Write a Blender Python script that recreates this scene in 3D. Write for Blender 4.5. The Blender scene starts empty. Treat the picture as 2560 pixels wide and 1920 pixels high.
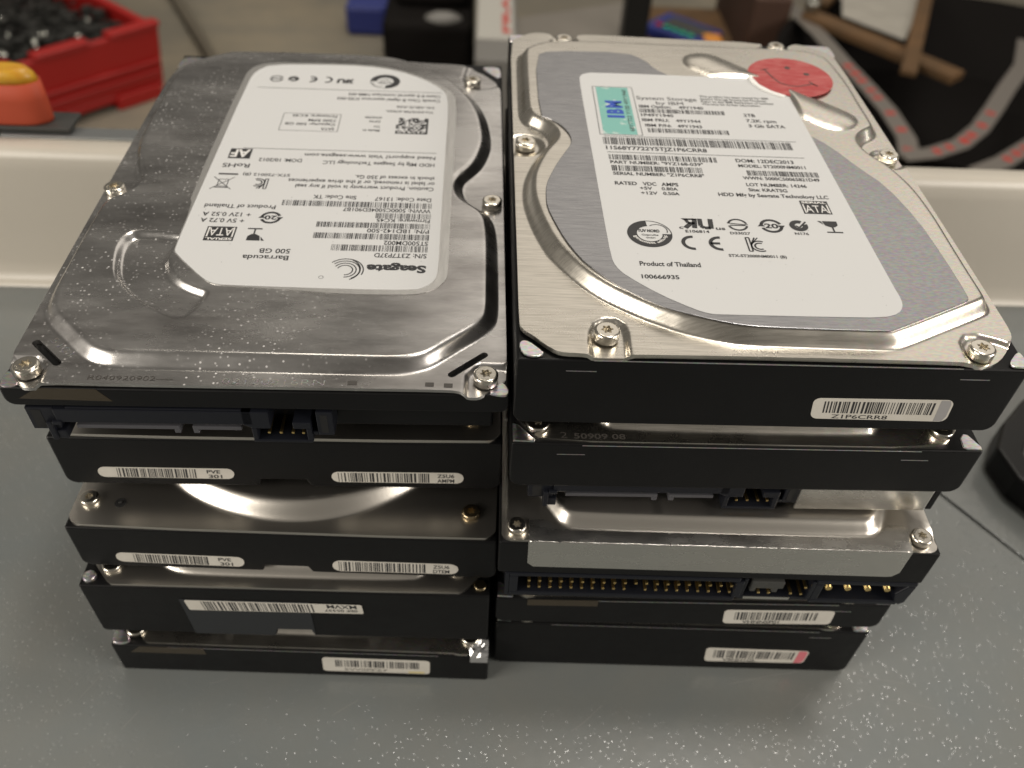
import bpy, bmesh, math, random
import numpy as np
from mathutils import Matrix, Vector
from mathutils.geometry import delaunay_2d_cdt

MM = 0.001
random.seed(7)
SC = bpy.context.scene
COL = SC.collection

# ------------------------------------------------------------------ camera
cam_d = bpy.data.cameras.new('camera')
cam = bpy.data.objects.new('camera', cam_d)
COL.objects.link(cam)
cam_d.sensor_width = 36.0
cam_d.lens = 30.42
cam_d.clip_start = 0.01
cam_d.clip_end = 60.0
FW = Vector((0.04045749, 0.70594843, -0.70710678))
RT = Vector((0.99894749, -0.01327014, 0.04390691))
UP = Vector((-0.02161261, 0.70813891, 0.70574229))
cam.matrix_world = Matrix(((RT.x, UP.x, -FW.x, -0.0075), (RT.y, UP.y, -FW.y, -0.1209),
                           (RT.z, UP.z, -FW.z, 0.2323), (0, 0, 0, 1)))
cam_d.dof.use_dof = True
cam_d.dof.focus_distance = 0.180
cam_d.dof.aperture_fstop = 16.0
SC.camera = cam

# ------------------------------------------------------------------ light
world = bpy.data.worlds.new("World")
SC.world = world
world.use_nodes = True
wn, wl = world.node_tree.nodes, world.node_tree.links
bg = wn['Background']
bg.inputs['Color'].default_value = (1.0, 0.93, 0.82, 1)
bg.inputs['Strength'].default_value = 0.15

def area(name, loc, target, sx, sy, power, col, spread=180):
    d = bpy.data.lights.new(name, 'AREA')
    d.shape = 'RECTANGLE'; d.size = sx; d.size_y = sy
    d.energy = power; d.color = col; d.spread = math.radians(spread)
    o = bpy.data.objects.new(name, d); COL.objects.link(o)
    o.location = loc
    o.rotation_euler = (Vector(target) - Vector(loc)).to_track_quat('-Z', 'Y').to_euler()
    return o
area('reflection_panel_right', (0.80, 1.90, 1.50), (0, 0.1, 0.1), 2.0, 1.1, 5.4, (1.0, 0.92, 0.82))  # unseen panel standing in for the bright wall mirrored in the covers
area('ceiling_lamp_overhead', (0.44, 0.26, 1.70), (0.05, 0, 0), 0.26, 0.22, 9.0, (1.0, 0.94, 0.86))
area('fill_light_left', (-1.55, -0.80, 0.95), (0, 0.15, 0), 1.0, 0.7, 29.0, (1.0, 0.93, 0.83))  # added front fill for the rim, stickers and worktop, from the left
area('fill_light_front', (1.65, -0.60, 0.90), (0.1, 0.1, 0), 1.0, 0.7, 27.0, (1.0, 0.93, 0.84))  # added fill that brightens the right half of rim and worktop
area('fill_light_floor', (-0.1, 1.25, 2.7), (-0.1, 1.45, -0.5), 1.2, 0.3, 8.0, (1.0, 0.92, 0.80), 70)  # added fill aimed down at the background floor

SC.view_settings.view_transform = 'Standard'
SC.view_settings.look = 'None'
SC.view_settings.exposure = 0.0
SC.view_settings.gamma = 1.0
SC.view_settings.use_curve_mapping = False
SC.render.engine = 'CYCLES'

# ------------------------------------------------------------------ materials
def mat(name, col, rough=0.5, metal=0.0, spec=0.5, coat=0.0, bump=None, rvar=None, cvar=None, aniso=0.0, extra=None):
    m = bpy.data.materials.new(name); m.use_nodes = True
    n, l = m.node_tree.nodes, m.node_tree.links
    b = n['Principled BSDF']
    b.inputs['Base Color'].default_value = (*col, 1)
    b.inputs['Roughness'].default_value = rough
    b.inputs['Metallic'].default_value = metal
    b.inputs['Specular IOR Level'].default_value = spec
    b.inputs['Coat Weight'].default_value = coat
    b.inputs['Coat Roughness'].default_value = 0.12
    if aniso: b.inputs['Anisotropic'].default_value = aniso
    tc = n.new('ShaderNodeTexCoord')
    def noise(scale, detail=3, rough_=0.6):
        mp = n.new('ShaderNodeMapping'); l.new(tc.outputs['Object'], mp.inputs['Vector'])
        mp.inputs['Scale'].default_value = scale if isinstance(scale, tuple) else (scale,)*3
        t = n.new('ShaderNodeTexNoise'); t.inputs['Scale'].default_value = 1.0
        t.inputs['Detail'].default_value = detail; t.inputs['Roughness'].default_value = rough_
        l.new(mp.outputs['Vector'], t.inputs['Vector']); return t
    if bump:                      # list of (scale, distance_m, detail)
        prev = None
        for sc_, dist, det in bump:
            t = noise(sc_, det)
            bp = n.new('ShaderNodeBump'); bp.inputs['Distance'].default_value = dist
            bp.inputs['Strength'].default_value = 1.0
            l.new(t.outputs['Fac'], bp.inputs['Height'])
            if prev: l.new(prev.outputs['Normal'], bp.inputs['Normal'])
            prev = bp
        l.new(prev.outputs['Normal'], b.inputs['Normal'])
    if rvar:                      # (scale, lo, hi, from_lo, from_hi)
        t = noise(rvar[0], 5, .65)
        mr = n.new('ShaderNodeMapRange')
        mr.inputs['From Min'].default_value = rvar[3]; mr.inputs['From Max'].default_value = rvar[4]
        mr.inputs['To Min'].default_value = rvar[1]; mr.inputs['To Max'].default_value = rvar[2]
        l.new(t.outputs['Fac'], mr.inputs['Value']); l.new(mr.outputs['Result'], b.inputs['Roughness'])
    if cvar:                      # (scale, colour2, from_lo, from_hi)
        t = noise(cvar[0], 5, .65)
        mr = n.new('ShaderNodeMapRange')
        mr.inputs['From Min'].default_value = cvar[2]; mr.inputs['From Max'].default_value = cvar[3]
        mx = n.new('ShaderNodeMix'); mx.data_type = 'RGBA'
        mx.inputs['A'].default_value = (*col, 1); mx.inputs['B'].default_value = (*cvar[1], 1)
        l.new(t.outputs['Fac'], mr.inputs['Value']); l.new(mr.outputs['Result'], mx.inputs['Factor'])
        l.new(mx.outputs['Result'], b.inputs['Base Color'])
    if extra: extra(n, l, b, tc, noise)
    return m

def sparkle(strength, x0, x1):
    """rainbow glitter painted into the base colour: tiny grains of many hues, stronger on one side of the part"""
    def f(n, l, b, tc, noise):
        old = b.inputs['Base Color'].links
        base = tuple(b.inputs['Base Color'].default_value)
        t = noise((900, 2000, 900), 1, .4)
        hs = n.new('ShaderNodeSeparateColor'); hs.mode = 'RGB'
        l.new(t.outputs['Color'], hs.inputs['Color'])
        cc = n.new('ShaderNodeCombineColor')
        for i, ch in enumerate(('Red', 'Green', 'Blue')):
            mr = n.new('ShaderNodeMapRange')
            mr.inputs['From Min'].default_value = .33; mr.inputs['From Max'].default_value = .67
            mr.inputs['To Min'].default_value = base[i]*(1-strength); mr.inputs['To Max'].default_value = min(1, base[i]*(1+strength))
            mr.clamp = True
            l.new(hs.outputs[ch], mr.inputs['Value']); l.new(mr.outputs['Result'], cc.inputs[ch])
        sx = n.new('ShaderNodeSeparateXYZ'); l.new(tc.outputs['Object'], sx.inputs['Vector'])
        m2 = n.new('ShaderNodeMapRange'); m2.inputs['From Min'].default_value = x0; m2.inputs['From Max'].default_value = x1
        l.new(sx.outputs['X'], m2.inputs['Value'])
        mx = n.new('ShaderNodeMix'); mx.data_type = 'RGBA'
        mx.inputs['A'].default_value = base
        if old: l.new(old[0].from_socket, mx.inputs['A'])
        l.new(cc.outputs['Color'], mx.inputs['B']); l.new(m2.outputs['Result'], mx.inputs['Factor'])
        l.new(mx.outputs['Result'], b.inputs['Base Color'])
    return f

BR = (90, 3200, 400)      # brushed along x
M = {}
M['cover_nickel'] = mat('nickel_plated_cover', (.76, .72, .65), .33, 1.0, bump=[(BR, .000005, 2), ((900, 900, 900), .000003, 2)],
                        rvar=((60, 60, 60), .24, .34, .3, .7), cvar=((130, 3600, 400), (.56, .53, .47), .40, .66), extra=sparkle(.09, .060, .085))
M['damping_plate'] = mat('brushed_damping_plate', (.42, .42, .43), .36, 1.0, bump=[((160, 3600, 400), .000006, 2)],
                         rvar=((120, 2500, 60), .24, .38, .3, .7), cvar=((180, 3800, 400), (.30, .30, .315), .38, .64), extra=sparkle(.13, .054, .078))
def smear(n, l, b, tc, noise):
    # dust specks raise the roughness and whiten the metal
    v = n.new('ShaderNodeTexVoronoi'); v.inputs['Scale'].default_value = 900
    l.new(tc.outputs['Object'], v.inputs['Vector'])
    lt = n.new('ShaderNodeMapRange'); lt.inputs['From Min'].default_value = .30; lt.inputs['From Max'].default_value = .08
    l.new(v.outputs['Distance'], lt.inputs['Value'])
    t = noise((45, 45, 45), 4, .6)
    mr = n.new('ShaderNodeMapRange'); mr.inputs['From Min'].default_value = .32; mr.inputs['From Max'].default_value = .58
    l.new(t.outputs['Fac'], mr.inputs['Value'])
    sx = n.new('ShaderNodeSeparateXYZ'); l.new(tc.outputs['Object'], sx.inputs['Vector'])
    m2 = n.new('ShaderNodeMapRange'); m2.inputs['From Min'].default_value = .085; m2.inputs['From Max'].default_value = .045
    l.new(sx.outputs['X'], m2.inputs['Value'])
    mu = n.new('ShaderNodeMath'); mu.operation = 'MULTIPLY'
    l.new(lt.outputs['Result'], mu.inputs[0]); l.new(mr.outputs['Result'], mu.inputs[1])
    mu2 = n.new('ShaderNodeMath'); mu2.operation = 'MULTIPLY'
    l.new(mu.outputs[0], mu2.inputs[0]); l.new(m2.outputs['Result'], mu2.inputs[1])
    sc_ = n.new('ShaderNodeSeparateColor'); l.new(v.outputs['Color'], sc_.inputs['Color'])
    m5 = n.new('ShaderNodeMath'); m5.operation = 'POWER'; m5.inputs[1].default_value = 1.5; l.new(sc_.outputs['Red'], m5.inputs[0])
    mu3 = n.new('ShaderNodeMath'); mu3.operation = 'MULTIPLY'; l.new(mu2.outputs[0], mu3.inputs[0]); l.new(m5.outputs[0], mu3.inputs[1]); mu2 = mu3
    inv = n.new('ShaderNodeMath'); inv.operation = 'SUBTRACT'; inv.inputs[0].default_value = 1
    l.new(mu2.outputs[0], inv.inputs[1]); l.new(inv.outputs[0], b.inputs['Metallic'])
M['cover_steel'] = mat('smeared_steel_cover', (.68, .665, .65), .25, 1.0, bump=[((120, 3000, 400), .000003, 2), ((14, 22, 20), .00003, 2)],
                       rvar=((20, 70, 30), .13, .40, .25, .78), cvar=((26, 90, 40), (.40, .385, .375), .42, .68), extra=smear)
M['cover_dull'] = mat('dull_aluminium_cover', (.66, .625, .57), .33, 1.0, bump=[((1500, 1500, 1500), .000012, 2)])
M['cast_silver'] = mat('machined_aluminium', (.80, .78, .78), .30, 1.0, bump=[((700, 700, 700), .00003, 2)], extra=sparkle(.14, -.2, -.1))
M['tape_foil'] = mat('aluminium_foil_tape', (.74, .72, .68), .26, 1.0, bump=[((120, 160, 160), .000022, 2)], rvar=((60, 150, 150), .20, .32, .3, .7))
M['black_cast'] = mat('black_coated_casting', (.0045, .0045, .0048), .42, 0.0, .22, cvar=((1500, 1500, 1500), (.10, .10, .09), .735, .77), bump=[((2600, 2600, 2600), .00002, 2)], rvar=((90, 90, 90), .34, .52, .3, .7))
M['black_plastic'] = mat('navy_black_connector_plastic', (.008, .009, .013), .38, 0.0, .3, bump=[((900, 900, 900), .00001, 2)])
M['grey_plastic'] = mat('grey_connector_plastic', (.07, .07, .078), .4)
M['gold'] = mat('gold_plated_pins', (.85, .62, .25), .28, 1.0)
M['steel_screw'] = mat('steel_screw', (.74, .70, .62), .22, 1.0, bump=[((1500, 1500, 1500), .00001, 2)])
M['bronze_screw'] = mat('brass_tinted_screw', (.50, .40, .25), .25, 1.0)
M['dark_hole'] = mat('dark_recess', (.006, .006, .006), .6)
M['label_white'] = mat('white_label_paper', (.585, .588, .585), .46, 0.0, .35, bump=[((60, 60, 60), .00006, 2)], cvar=((2600, 2600, 2600), (.38, .37, .35), .74, .80))
M['label_silver'] = mat('silver_label_margin', (.66, .65, .63), .34, .85, bump=[((500, 120, 200), .00008, 3)])
M['curl_highlight'] = mat('white_curl_highlight', (.86, .85, .82), .28, 0.0, .5)
M['sticker'] = mat('cream_sticker_paper', (.62, .59, .53), .5, cvar=((120, 120, 120), (.56, .53, .47), .4, .7))
M['ink'] = mat('black_print', (.025, .025, .027), .5)
M['ink_grey'] = mat('worn_dark_print', (.05, .045, .04), .5)
M['ink_white'] = mat('white_print', (.68, .67, .65), .5)
M['ink_blue'] = mat('blue_print', (.02, .07, .42), .4)
M['teal'] = mat('teal_security_strip', (.20, .47, .42), .3, .2, cvar=((260, 260, 260), (.60, .66, .62), .56, .66))
M['gray_end'] = mat('grey_sticker_end', (.33, .32, .32), .4)
M['pink'] = mat('pink_sticker_end', (.62, .17, .20), .5)
M['yellow_end'] = mat('yellow_sticker_end', (.65, .55, .25), .5)
M['red_sticker'] = mat('red_crayon_sticker', (.36, .022, .024), .32, 0, .5, cvar=((220, 1500, 300), (.46, .12, .11), .42, .66), bump=[((90, 160, 90), .0003, 2)])
M['amber_tape'] = mat('amber_film', (.038, .029, .017), .25, 0, .5)
def enamel(n, l, b, tc, noise):
    # hammered enamel: small separate droplets standing up from a smooth skin
    v = n.new('ShaderNodeTexVoronoi'); v.inputs['Scale'].default_value = 560; v.inputs['Randomness'].default_value = 1
    l.new(tc.outputs['Object'], v.inputs['Vector'])
    mr = n.new('ShaderNodeMapRange'); mr.interpolation_type = 'SMOOTHSTEP'
    mr.inputs['From Min'].default_value = .42; mr.inputs['From Max'].default_value = .0
    l.new(v.outputs['Distance'], mr.inputs['Value'])
    sc_ = n.new('ShaderNodeSeparateColor'); l.new(v.outputs['Color'], sc_.inputs['Color'])
    mu = n.new('ShaderNodeMath'); mu.operation = 'MULTIPLY'
    m3 = n.new('ShaderNodeMapRange'); m3.inputs['To Min'].default_value = .6; l.new(sc_.outputs['Red'], m3.inputs['Value'])
    l.new(mr.outputs['Result'], mu.inputs[0]); l.new(m3.outputs['Result'], mu.inputs[1])
    bp = n.new('ShaderNodeBump'); bp.inputs['Distance'].default_value = .00017
    l.new(mu.outputs[0], bp.inputs['Height'])
    t = noise((90, 90, 90), 2); b2 = n.new('ShaderNodeBump'); b2.inputs['Distance'].default_value = .00012
    l.new(t.outputs['Fac'], b2.inputs['Height'])
    l.new(bp.outputs['Normal'], b.inputs['Coat Normal']); l.new(b2.outputs['Normal'], b.inputs['Normal'])
    b.inputs['Coat Roughness'].default_value = .15
M['table_grey'] = mat('grey_textured_enamel', (.150, .164, .162), .36, 0.0, .45, coat=.8, cvar=((18, 18, 18), (.168, .172, .160), .35, .7), extra=enamel)
M['cream'] = mat('cream_enamel', (.54, .50, .43), .40, 0.0, .5, bump=[((300, 300, 300), .00006, 1)])
M['strip_metal'] = mat('grey_metal_strip', (.30, .31, .31), .35, .7)
M['floor'] = mat('stained_concrete_floor', (.155, .14, .11), .7, cvar=((3, 5, 3), (.21, .18, .13), .45, .65), bump=[((40, 40, 40), .001, 3)])
M['red_plastic'] = mat('red_crate_plastic', (.30, .008, .006), .42, bump=[((60, 60, 60), .0004, 2)])
M['dark_inside'] = mat('black_crate_fill', (.008, .007, .006), .6)
M['orange'] = mat('orange_plastic', (.42, .060, .022), .65)
M['yellow'] = mat('yellow_plastic_cap', (.52, .28, .02), .35, cvar=((120, 120, 120), (.48, .2, .02), .5, .7))
M['black_gloss'] = mat('black_plastic', (.007, .007, .007), .42, 0, .3)
M['black_matt'] = mat('matt_black_fabric', (.006, .005, .0045), .8, 0, .1, bump=[((40, 40, 40), .002, 3)])
M['grey_box'] = mat('grey_painted_metal', (.15, .145, .135), .5)
M['white_panel'] = mat('white_paper_panel', (.36, .35, .32), .5)
M['red_ink'] = mat('red_print', (.42, .03, .02), .5)
M['grey_plank'] = mat('grey_board', (.17, .155, .135), .6)
M['blue_plastic'] = mat('blue_plastic', (.020, .030, .16), .35)
M['green_led'] = mat('green_key', (.02, .30, .16), .4)
M['card'] = mat('brown_cardboard', (.085, .046, .017), .75, cvar=((20, 20, 20), (.12, .062, .022), .4, .65))
M['card_dark'] = mat('dark_brown_cardboard', (.05, .022, .012), .75)
M['tape_clear'] = mat('cloudy_packing_tape', (.15, .135, .12), .3, 0, .5)
M['hose'] = mat('grey_brown_cable', (.11, .095, .07), .5)
M['glass_bit'] = mat('shiny_scrap_metal', (.55, .55, .50), .2, 1.0)
M['green_pcb'] = mat('green_circuit_board', (.03, .22, .10), .4)
M['dark_grey'] = mat('dark_grey_plastic', (.045, .045, .042), .45)

# ------------------------------------------------------------------ mesh helpers (millimetres in, metres out)
def link(name, me, m, parent=None):
    o = bpy.data.objects.new(name, me)
    COL.objects.link(o)
    if m: me.materials.append(m)
    if parent: o.parent = parent
    return o

class MB:
    def __init__(s): s.v = []; s.f = []; s.sm = []
    def add(s, vs, fs, smooth=False):
        k = len(s.v); s.v += [tuple(a) for a in vs]
        for f in fs: s.f.append([k+i for i in f]); s.sm.append(smooth)
        return s
    def box(s, x0, x1, y0, y1, z0, z1, T=None):
        vs = [(x, y, z) for z in (z0, z1) for y in (y0, y1) for x in (x0, x1)]
        if T: vs = [T(*p) for p in vs]
        return s.add(vs, [(0, 2, 3, 1), (4, 5, 7, 6), (0, 1, 5, 4), (2, 6, 7, 3), (0, 4, 6, 2), (1, 3, 7, 5)])
    def prism(s, poly, a, b, T=None, smooth=False):
        """poly (u,v) extruded between a and b; T maps (u,v,w) to xyz, default w = z"""
        ar = sum(poly[i-1][0]*poly[i][1]-poly[i][0]*poly[i-1][1] for i in range(len(poly)))
        if ar < 0: poly = poly[::-1]
        n = len(poly); T = T or (lambda u, v, w: (u, v, w))
        vs = [T(u, v, a) for u, v in poly]+[T(u, v, b) for u, v in poly]
        s.add(vs, [tuple(range(n-1, -1, -1)), tuple(range(n, 2*n))])
        k = len(s.v)-2*n
        for i in range(n):
            j = (i+1) % n
            s.f.append([k+i, k+j, k+n+j, k+n+i]); s.sm.append(smooth)
        return s
    def rings(s, rings, cap0=True, cap1=True, smooth=True):
        n = len(rings[0]); k = len(s.v)
        for r in rings: s.v += [tuple(p) for p in r]
        for a in range(len(rings)-1):
            for i in range(n):
                j = (i+1) % n
                s.f.append([k+a*n+i, k+a*n+j, k+(a+1)*n+j, k+(a+1)*n+i]); s.sm.append(smooth)
        if cap0: s.f.append([k+i for i in range(n-1, -1, -1)]); s.sm.append(False)
        if cap1: s.f.append([k+(len(rings)-1)*n+i for i in range(n)]); s.sm.append(False)
        return s
    def cyl(s, x, y, z0, z1, r0, r1=None, n=32, ax='z'):
        r1 = r0 if r1 is None else r1
        R = []
        for z, r in ((z0, r0), (z1, r1)):
            ring = []
            for i in range(n):
                a = 2*math.pi*i/n; u, v = x+r*math.cos(a), y+r*math.sin(a)
                ring.append((u, v, z) if ax == 'z' else (u, z, v))
            R.append(ring)
        if ax != 'z': R = R[::-1]
        return s.rings(R)
    def tube(s, pts, r, n=12):
        R = []; P = [Vector(p) for p in pts]
        for i, p in enumerate(P):
            t = (P[min(i+1, len(P)-1)]-P[max(i-1, 0)]).normalized()
            a = t.orthogonal().normalized() if abs(t.z) > .95 else t.cross(Vector((0, 0, 1))).normalized()
            b = t.cross(a)
            R.append([tuple(p+(a*math.cos(2*math.pi*k/n)+b*math.sin(2*math.pi*k/n))*r) for k in range(n)])
        return s.rings(R)
    def build(s, name, m, parent=None, bevel=0, seg=2, loc=None):
        me = bpy.data.meshes.new(name)
        me.from_pydata([(x*MM, y*MM, z*MM) for x, y, z in s.v], [], s.f)
        me.polygons.foreach_set('use_smooth', s.sm)
        me.update()
        o = link(name, me, m, parent)
        if bevel:
            md = o.modifiers.new('bevel', 'BEVEL'); md.width = bevel*MM; md.segments = seg
            md.limit_method = 'ANGLE'; md.angle_limit = math.radians(35); md.use_clamp_overlap = True
            md.harden_normals = False
        return o

def rrect(x0, x1, y0, y1, r, n=6):
    out = []
    for cx, cy, a in ((x1-r, y1-r, 0), (x0+r, y1-r, 90), (x0+r, y0+r, 180), (x1-r, y0+r, 270)):
        for i in range(n+1):
            t = math.radians(a+90*i/n); out.append((cx+r*math.cos(t), cy+r*math.sin(t)))
    return out

def chaikin(p, k=2):
    for _ in range(k):
        q = []
        for i in range(len(p)):
            a, b = p[i], p[(i+1) % len(p)]
            q.append((a[0]*.75+b[0]*.25, a[1]*.75+b[1]*.25)); q.append((a[0]*.25+b[0]*.75, a[1]*.25+b[1]*.75))
        p = q
    return p

def resample(p, d):
    out = []
    for i in range(len(p)):
        a, b = p[i], p[(i+1) % len(p)]; L = math.dist(a, b); n = max(1, int(round(L/d)))
        for k in range(n): out.append((a[0]+(b[0]-a[0])*k/n, a[1]+(b[1]-a[1])*k/n))
    return out

def sdf(P, poly):
    """signed distance (positive inside) of points P (N,2) to the polygon"""
    A = np.array(poly); B = np.roll(A, -1, 0); d = np.full(len(P), 1e9); ins = np.zeros(len(P), bool)
    for a, b in zip(A, B):
        e = b-a; L = (e*e).sum()
        if L < 1e-12: continue
        t = np.clip(((P-a)@e)/L, 0, 1); q = P-(a+t[:, None]*e)
        d = np.minimum(d, (q*q).sum(1))
        c = (a[1] > P[:, 1]) != (b[1] > P[:, 1])
        if c.any():
            xx = (b[0]-a[0])*(P[:, 1]-a[1])/(b[1]-a[1]+1e-15)+a[0]
            ins ^= c & (P[:, 0] < xx)
    return np.sqrt(d)*np.where(ins, 1, -1)

def sstep(t):
    t = np.clip(t, 0, 1); return t*t*(3-2*t)
def crest(t):
    """sheet-metal wall: soft foot, steep flank, well rounded shoulder"""
    t = np.clip(t, 0, 1); return np.sin(t*math.pi/2)**1.5

def sheet(name, outline, z, feats, m, parent, fine=.55, coarse=4.0, lip=1.0, holes=(), hfun=None):
    """pressed cover sheet: outline polygon, feats = [(polygon, width)] lines that need fine mesh, hfun(P) -> height"""
    outline = resample(chaikin(outline, 1), 1.4)
    xs = [p[0] for p in outline]; ys = [p[1] for p in outline]
    gx, gy = np.meshgrid(np.arange(min(xs), max(xs), fine), np.arange(min(ys), max(ys), fine*.87))
    gx = gx+(np.arange(gx.shape[0]) % 2)[:, None]*fine*.5
    P = np.stack([gx.ravel(), gy.ravel()], 1)
    ii = np.round((P[:, 0]-min(xs))/fine).astype(int); jj = np.round((P[:, 1]-min(ys))/(fine*.87)).astype(int)
    k = int(coarse/fine)
    keep = ((ii % k == 0) & (jj % k == 0))
    for poly, w in feats:
        d = sdf(P, poly); keep |= (d > -.9) & (d < w+.8)
    do = sdf(P, outline); keep &= do > fine*.45
    for h in holes:
        dh = sdf(P, h); keep &= dh < -fine*.3
    P = P[keep]
    pts = [tuple(p) for p in outline]; n0 = len(pts)
    edges = [(i, (i+1) % n0) for i in range(n0)]
    for h in holes:
        k0 = len(pts); pts += h; edges += [(k0+i, k0+(i+1) % len(h)) for i in range(len(h))]
    nb = len(pts); pts += [tuple(p) for p in P]
    vs, es, fs, ov, oe, of = delaunay_2d_cdt([Vector(p) for p in pts], edges, [list(range(n0))], 1, 1e-5)
    V = np.array([(v.x, v.y) for v in vs])
    C = np.array([V[list(f)].mean(0) for f in fs])
    ok = sdf(C, outline) > 0
    for h in holes: ok &= sdf(C, h) < 0
    H = hfun(V)
    idx = {}
    for i, o in enumerate(ov):
        for q in o: idx[q] = i
    b = MB(); b.v = [(V[i, 0], V[i, 1], z+H[i]) for i in range(len(V))]
    for i, f in enumerate(fs):
        if ok[i]: b.f.append(list(f)); b.sm.append(True)
    def skirt(ids, drop, flip):
        k = len(b.v)
        for q in ids: x, y, zz = b.v[idx[q]]; b.v.append((x, y, zz))
        for q in ids: x, y, zz = b.v[idx[q]]; b.v.append((x, y, zz-drop))
        n = len(ids)
        for i in range(n):
            j = (i+1) % n; f = [k+i, k+n+i, k+n+j, k+j]
            b.f.append(f[::-1] if flip else f); b.sm.append(True)
    skirt(list(range(n0)), lip, False)
    k0 = n0
    for h in holes: skirt(list(range(k0, k0+len(h))), 1.4, True); k0 += len(h)
    return b.build(name, m, parent)

# ------------------------------------------------------------------ printing (2-D artwork turned into one flat mesh)
_font = None
def text_mesh(s, bold=0.0):
    c = bpy.data.curves.new('t', 'FONT'); c.body = s; c.size = 1; c.offset = bold; c.resolution_u = 3
    o = bpy.data.objects.new('t', c); COL.objects.link(o)
    bpy.context.view_layer.update()
    dg = bpy.context.evaluated_depsgraph_get()
    me = bpy.data.meshes.new_from_object(o.evaluated_get(dg))
    vs = [(v.co.x, v.co.y) for v in me.vertices]; fs = [tuple(p.vertices) for p in me.polygons]
    bpy.data.objects.remove(o); bpy.data.curves.remove(c); bpy.data.meshes.remove(me)
    return vs, fs

class Ink:
    def __init__(s): s.v = []; s.f = []
    def add(s, vs, fs):
        k = len(s.v); s.v += vs; s.f += [[k+i for i in f] for f in fs]; return s
    def text(s, t, x0, x1, y, cap, bold=.012, rot=0, T=None):
        """text from x0 to x1 with its baseline at y and cap height cap; rot=180 reads upside down (x0 > x1)"""
        vs, fs = text_mesh(t, bold)
        if not vs: return s
        a = min(v[0] for v in vs); b = max(v[0] for v in vs); h = .729
        out = []
        for u, v in vs:
            k = (u-a)/(b-a)
            w = v/h*cap
            if T: out.append(T(k, w))
            elif rot == 180: out.append((x0+(x1-x0)*k, y-w))
            else: out.append((x0+(x1-x0)*k, y+w))
        return s.add(out, fs)
    def ctext(s, t, x0, x1, yc, cap, **k):       # upside-down text given by its centre line
        return s.text(t, x0, x1, yc+cap/2, cap, rot=180, **k)
    def rect(s, x0, x1, y0, y1): return s.add([(x0, y0), (x1, y0), (x1, y1), (x0, y1)], [(0, 1, 2, 3)])
    def poly(s, p): return s.add(list(p), [tuple(range(len(p)))])
    def frame(s, x0, x1, y0, y1, w):
        return s.rect(x0, x1, y0, y0+w).rect(x0, x1, y1-w, y1).rect(x0, x0+w, y0+w, y1-w).rect(x1-w, x1, y0+w, y1-w)
    def arc(s, cx, cy, r0, r1, a0=0, a1=360, n=40, sx=1):
        k = len(s.v)
        for i in range(n+1):
            t = math.radians(a0+(a1-a0)*i/n)
            s.v += [(cx+r0*math.cos(t)*sx, cy+r0*math.sin(t)), (cx+r1*math.cos(t)*sx, cy+r1*math.sin(t))]
        for i in range(n): s.f.append([k+2*i, k+2*i+1, k+2*i+3, k+2*i+2])
        return s
    def line(s, pts, w):
        for (ax, ay), (bx, by) in zip(pts, pts[1:]):
            L = math.hypot(bx-ax, by-ay) or 1; nx, ny = -(by-ay)/L*w/2, (bx-ax)/L*w/2
            s.add([(ax+nx, ay+ny), (bx+nx, by+ny), (bx-nx, by-ny), (ax-nx, ay-ny)], [(0, 1, 2, 3)])
        return s
    def bars(s, x0, x1, y0, y1, n=60, seed=1, slant=0):
        R = random.Random(seed); w = [R.choice((1, 1, 1, 2, 2, 3)) for _ in range(2*n)]; k = (x1-x0)/sum(w[:-1]); x = x0
        for i, q in enumerate(w[:-1]):
            if i % 2 == 0: s.add([(x, y0), (x+q*k*.92, y0), (x+q*k*.92+slant, y1), (x+slant, y1)], [(0, 1, 2, 3)])
            x += q*k
        return s
    def turned(s, cx, cy, f):
        """draw with f(sub) then turn the result by 180 degrees about (cx, cy)"""
        q = Ink(); f(q); return s.add([(2*cx-x, 2*cy-y) for x, y in q.v], q.f)
    def build(s, name, m, parent, T):
        me = bpy.data.meshes.new(name)
        me.from_pydata([tuple(c*MM for c in T(x, y)) for x, y in s.v], [], s.f); me.update()
        return link(name, me, m, parent)

# regulatory marks shared by both big labels, drawn round (cx, cy)
def g_ring_minus(k, cx, cy, r):
    k.arc(cx, cy, r*.78, r, 12, 168).arc(cx, cy, r*.78, r, 192, 348); k.rect(cx-r*.75, cx+r*.75, cy-.18*r, cy-.02*r).line([(cx-r, cy+.25*r), (cx+r, cy+.02*r)], .12*r)
def g_tick(k, cx, cy, r):
    k.arc(cx, cy, r*.42, r, 60, 380); k.line([(cx-.35*r, cy), (cx, cy-.35*r), (cx+.9*r, cy+.75*r)], .2*r)
def g_twenty(k, cx, cy, r):
    k.arc(cx, cy, r*.72, r, 20, 165).arc(cx, cy, r*.72, r, 200, 345)
    k.poly([(cx-r*1.2, cy-.1*r), (cx-r*.55, cy-.1*r), (cx-r*.85, cy+.4*r)]); k.poly([(cx+r*.55, cy+.1*r), (cx+r*1.2, cy+.1*r), (cx+r*.85, cy-.4*r)])
    k.text('20', cx-.6*r, cx+.6*r, cy-.32*r, .68*r, bold=.03)
def g_glass(k, x0, x1, y0, y1):
    w = x1-x0; h = y1-y0; cx = (x0+x1)/2
    k.poly([(x0+.22*w, y1), (x1-.08*w, y1), (x1-.1*w, y1-.35*h), (cx+.22*w, y1-.52*h), (cx+.02*w, y1-.52*h), (x0+.3*w, y1-.38*h)])
    k.poly([(x0, y1), (x0+.16*w, y1), (x0+.24*w, y1-.32*h)]); k.rect(cx+.07*w, cx+.15*w, y0+.1*h, y1-.5*h); k.rect(x0+.25*w, x1, y0, y0+.1*h)
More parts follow.
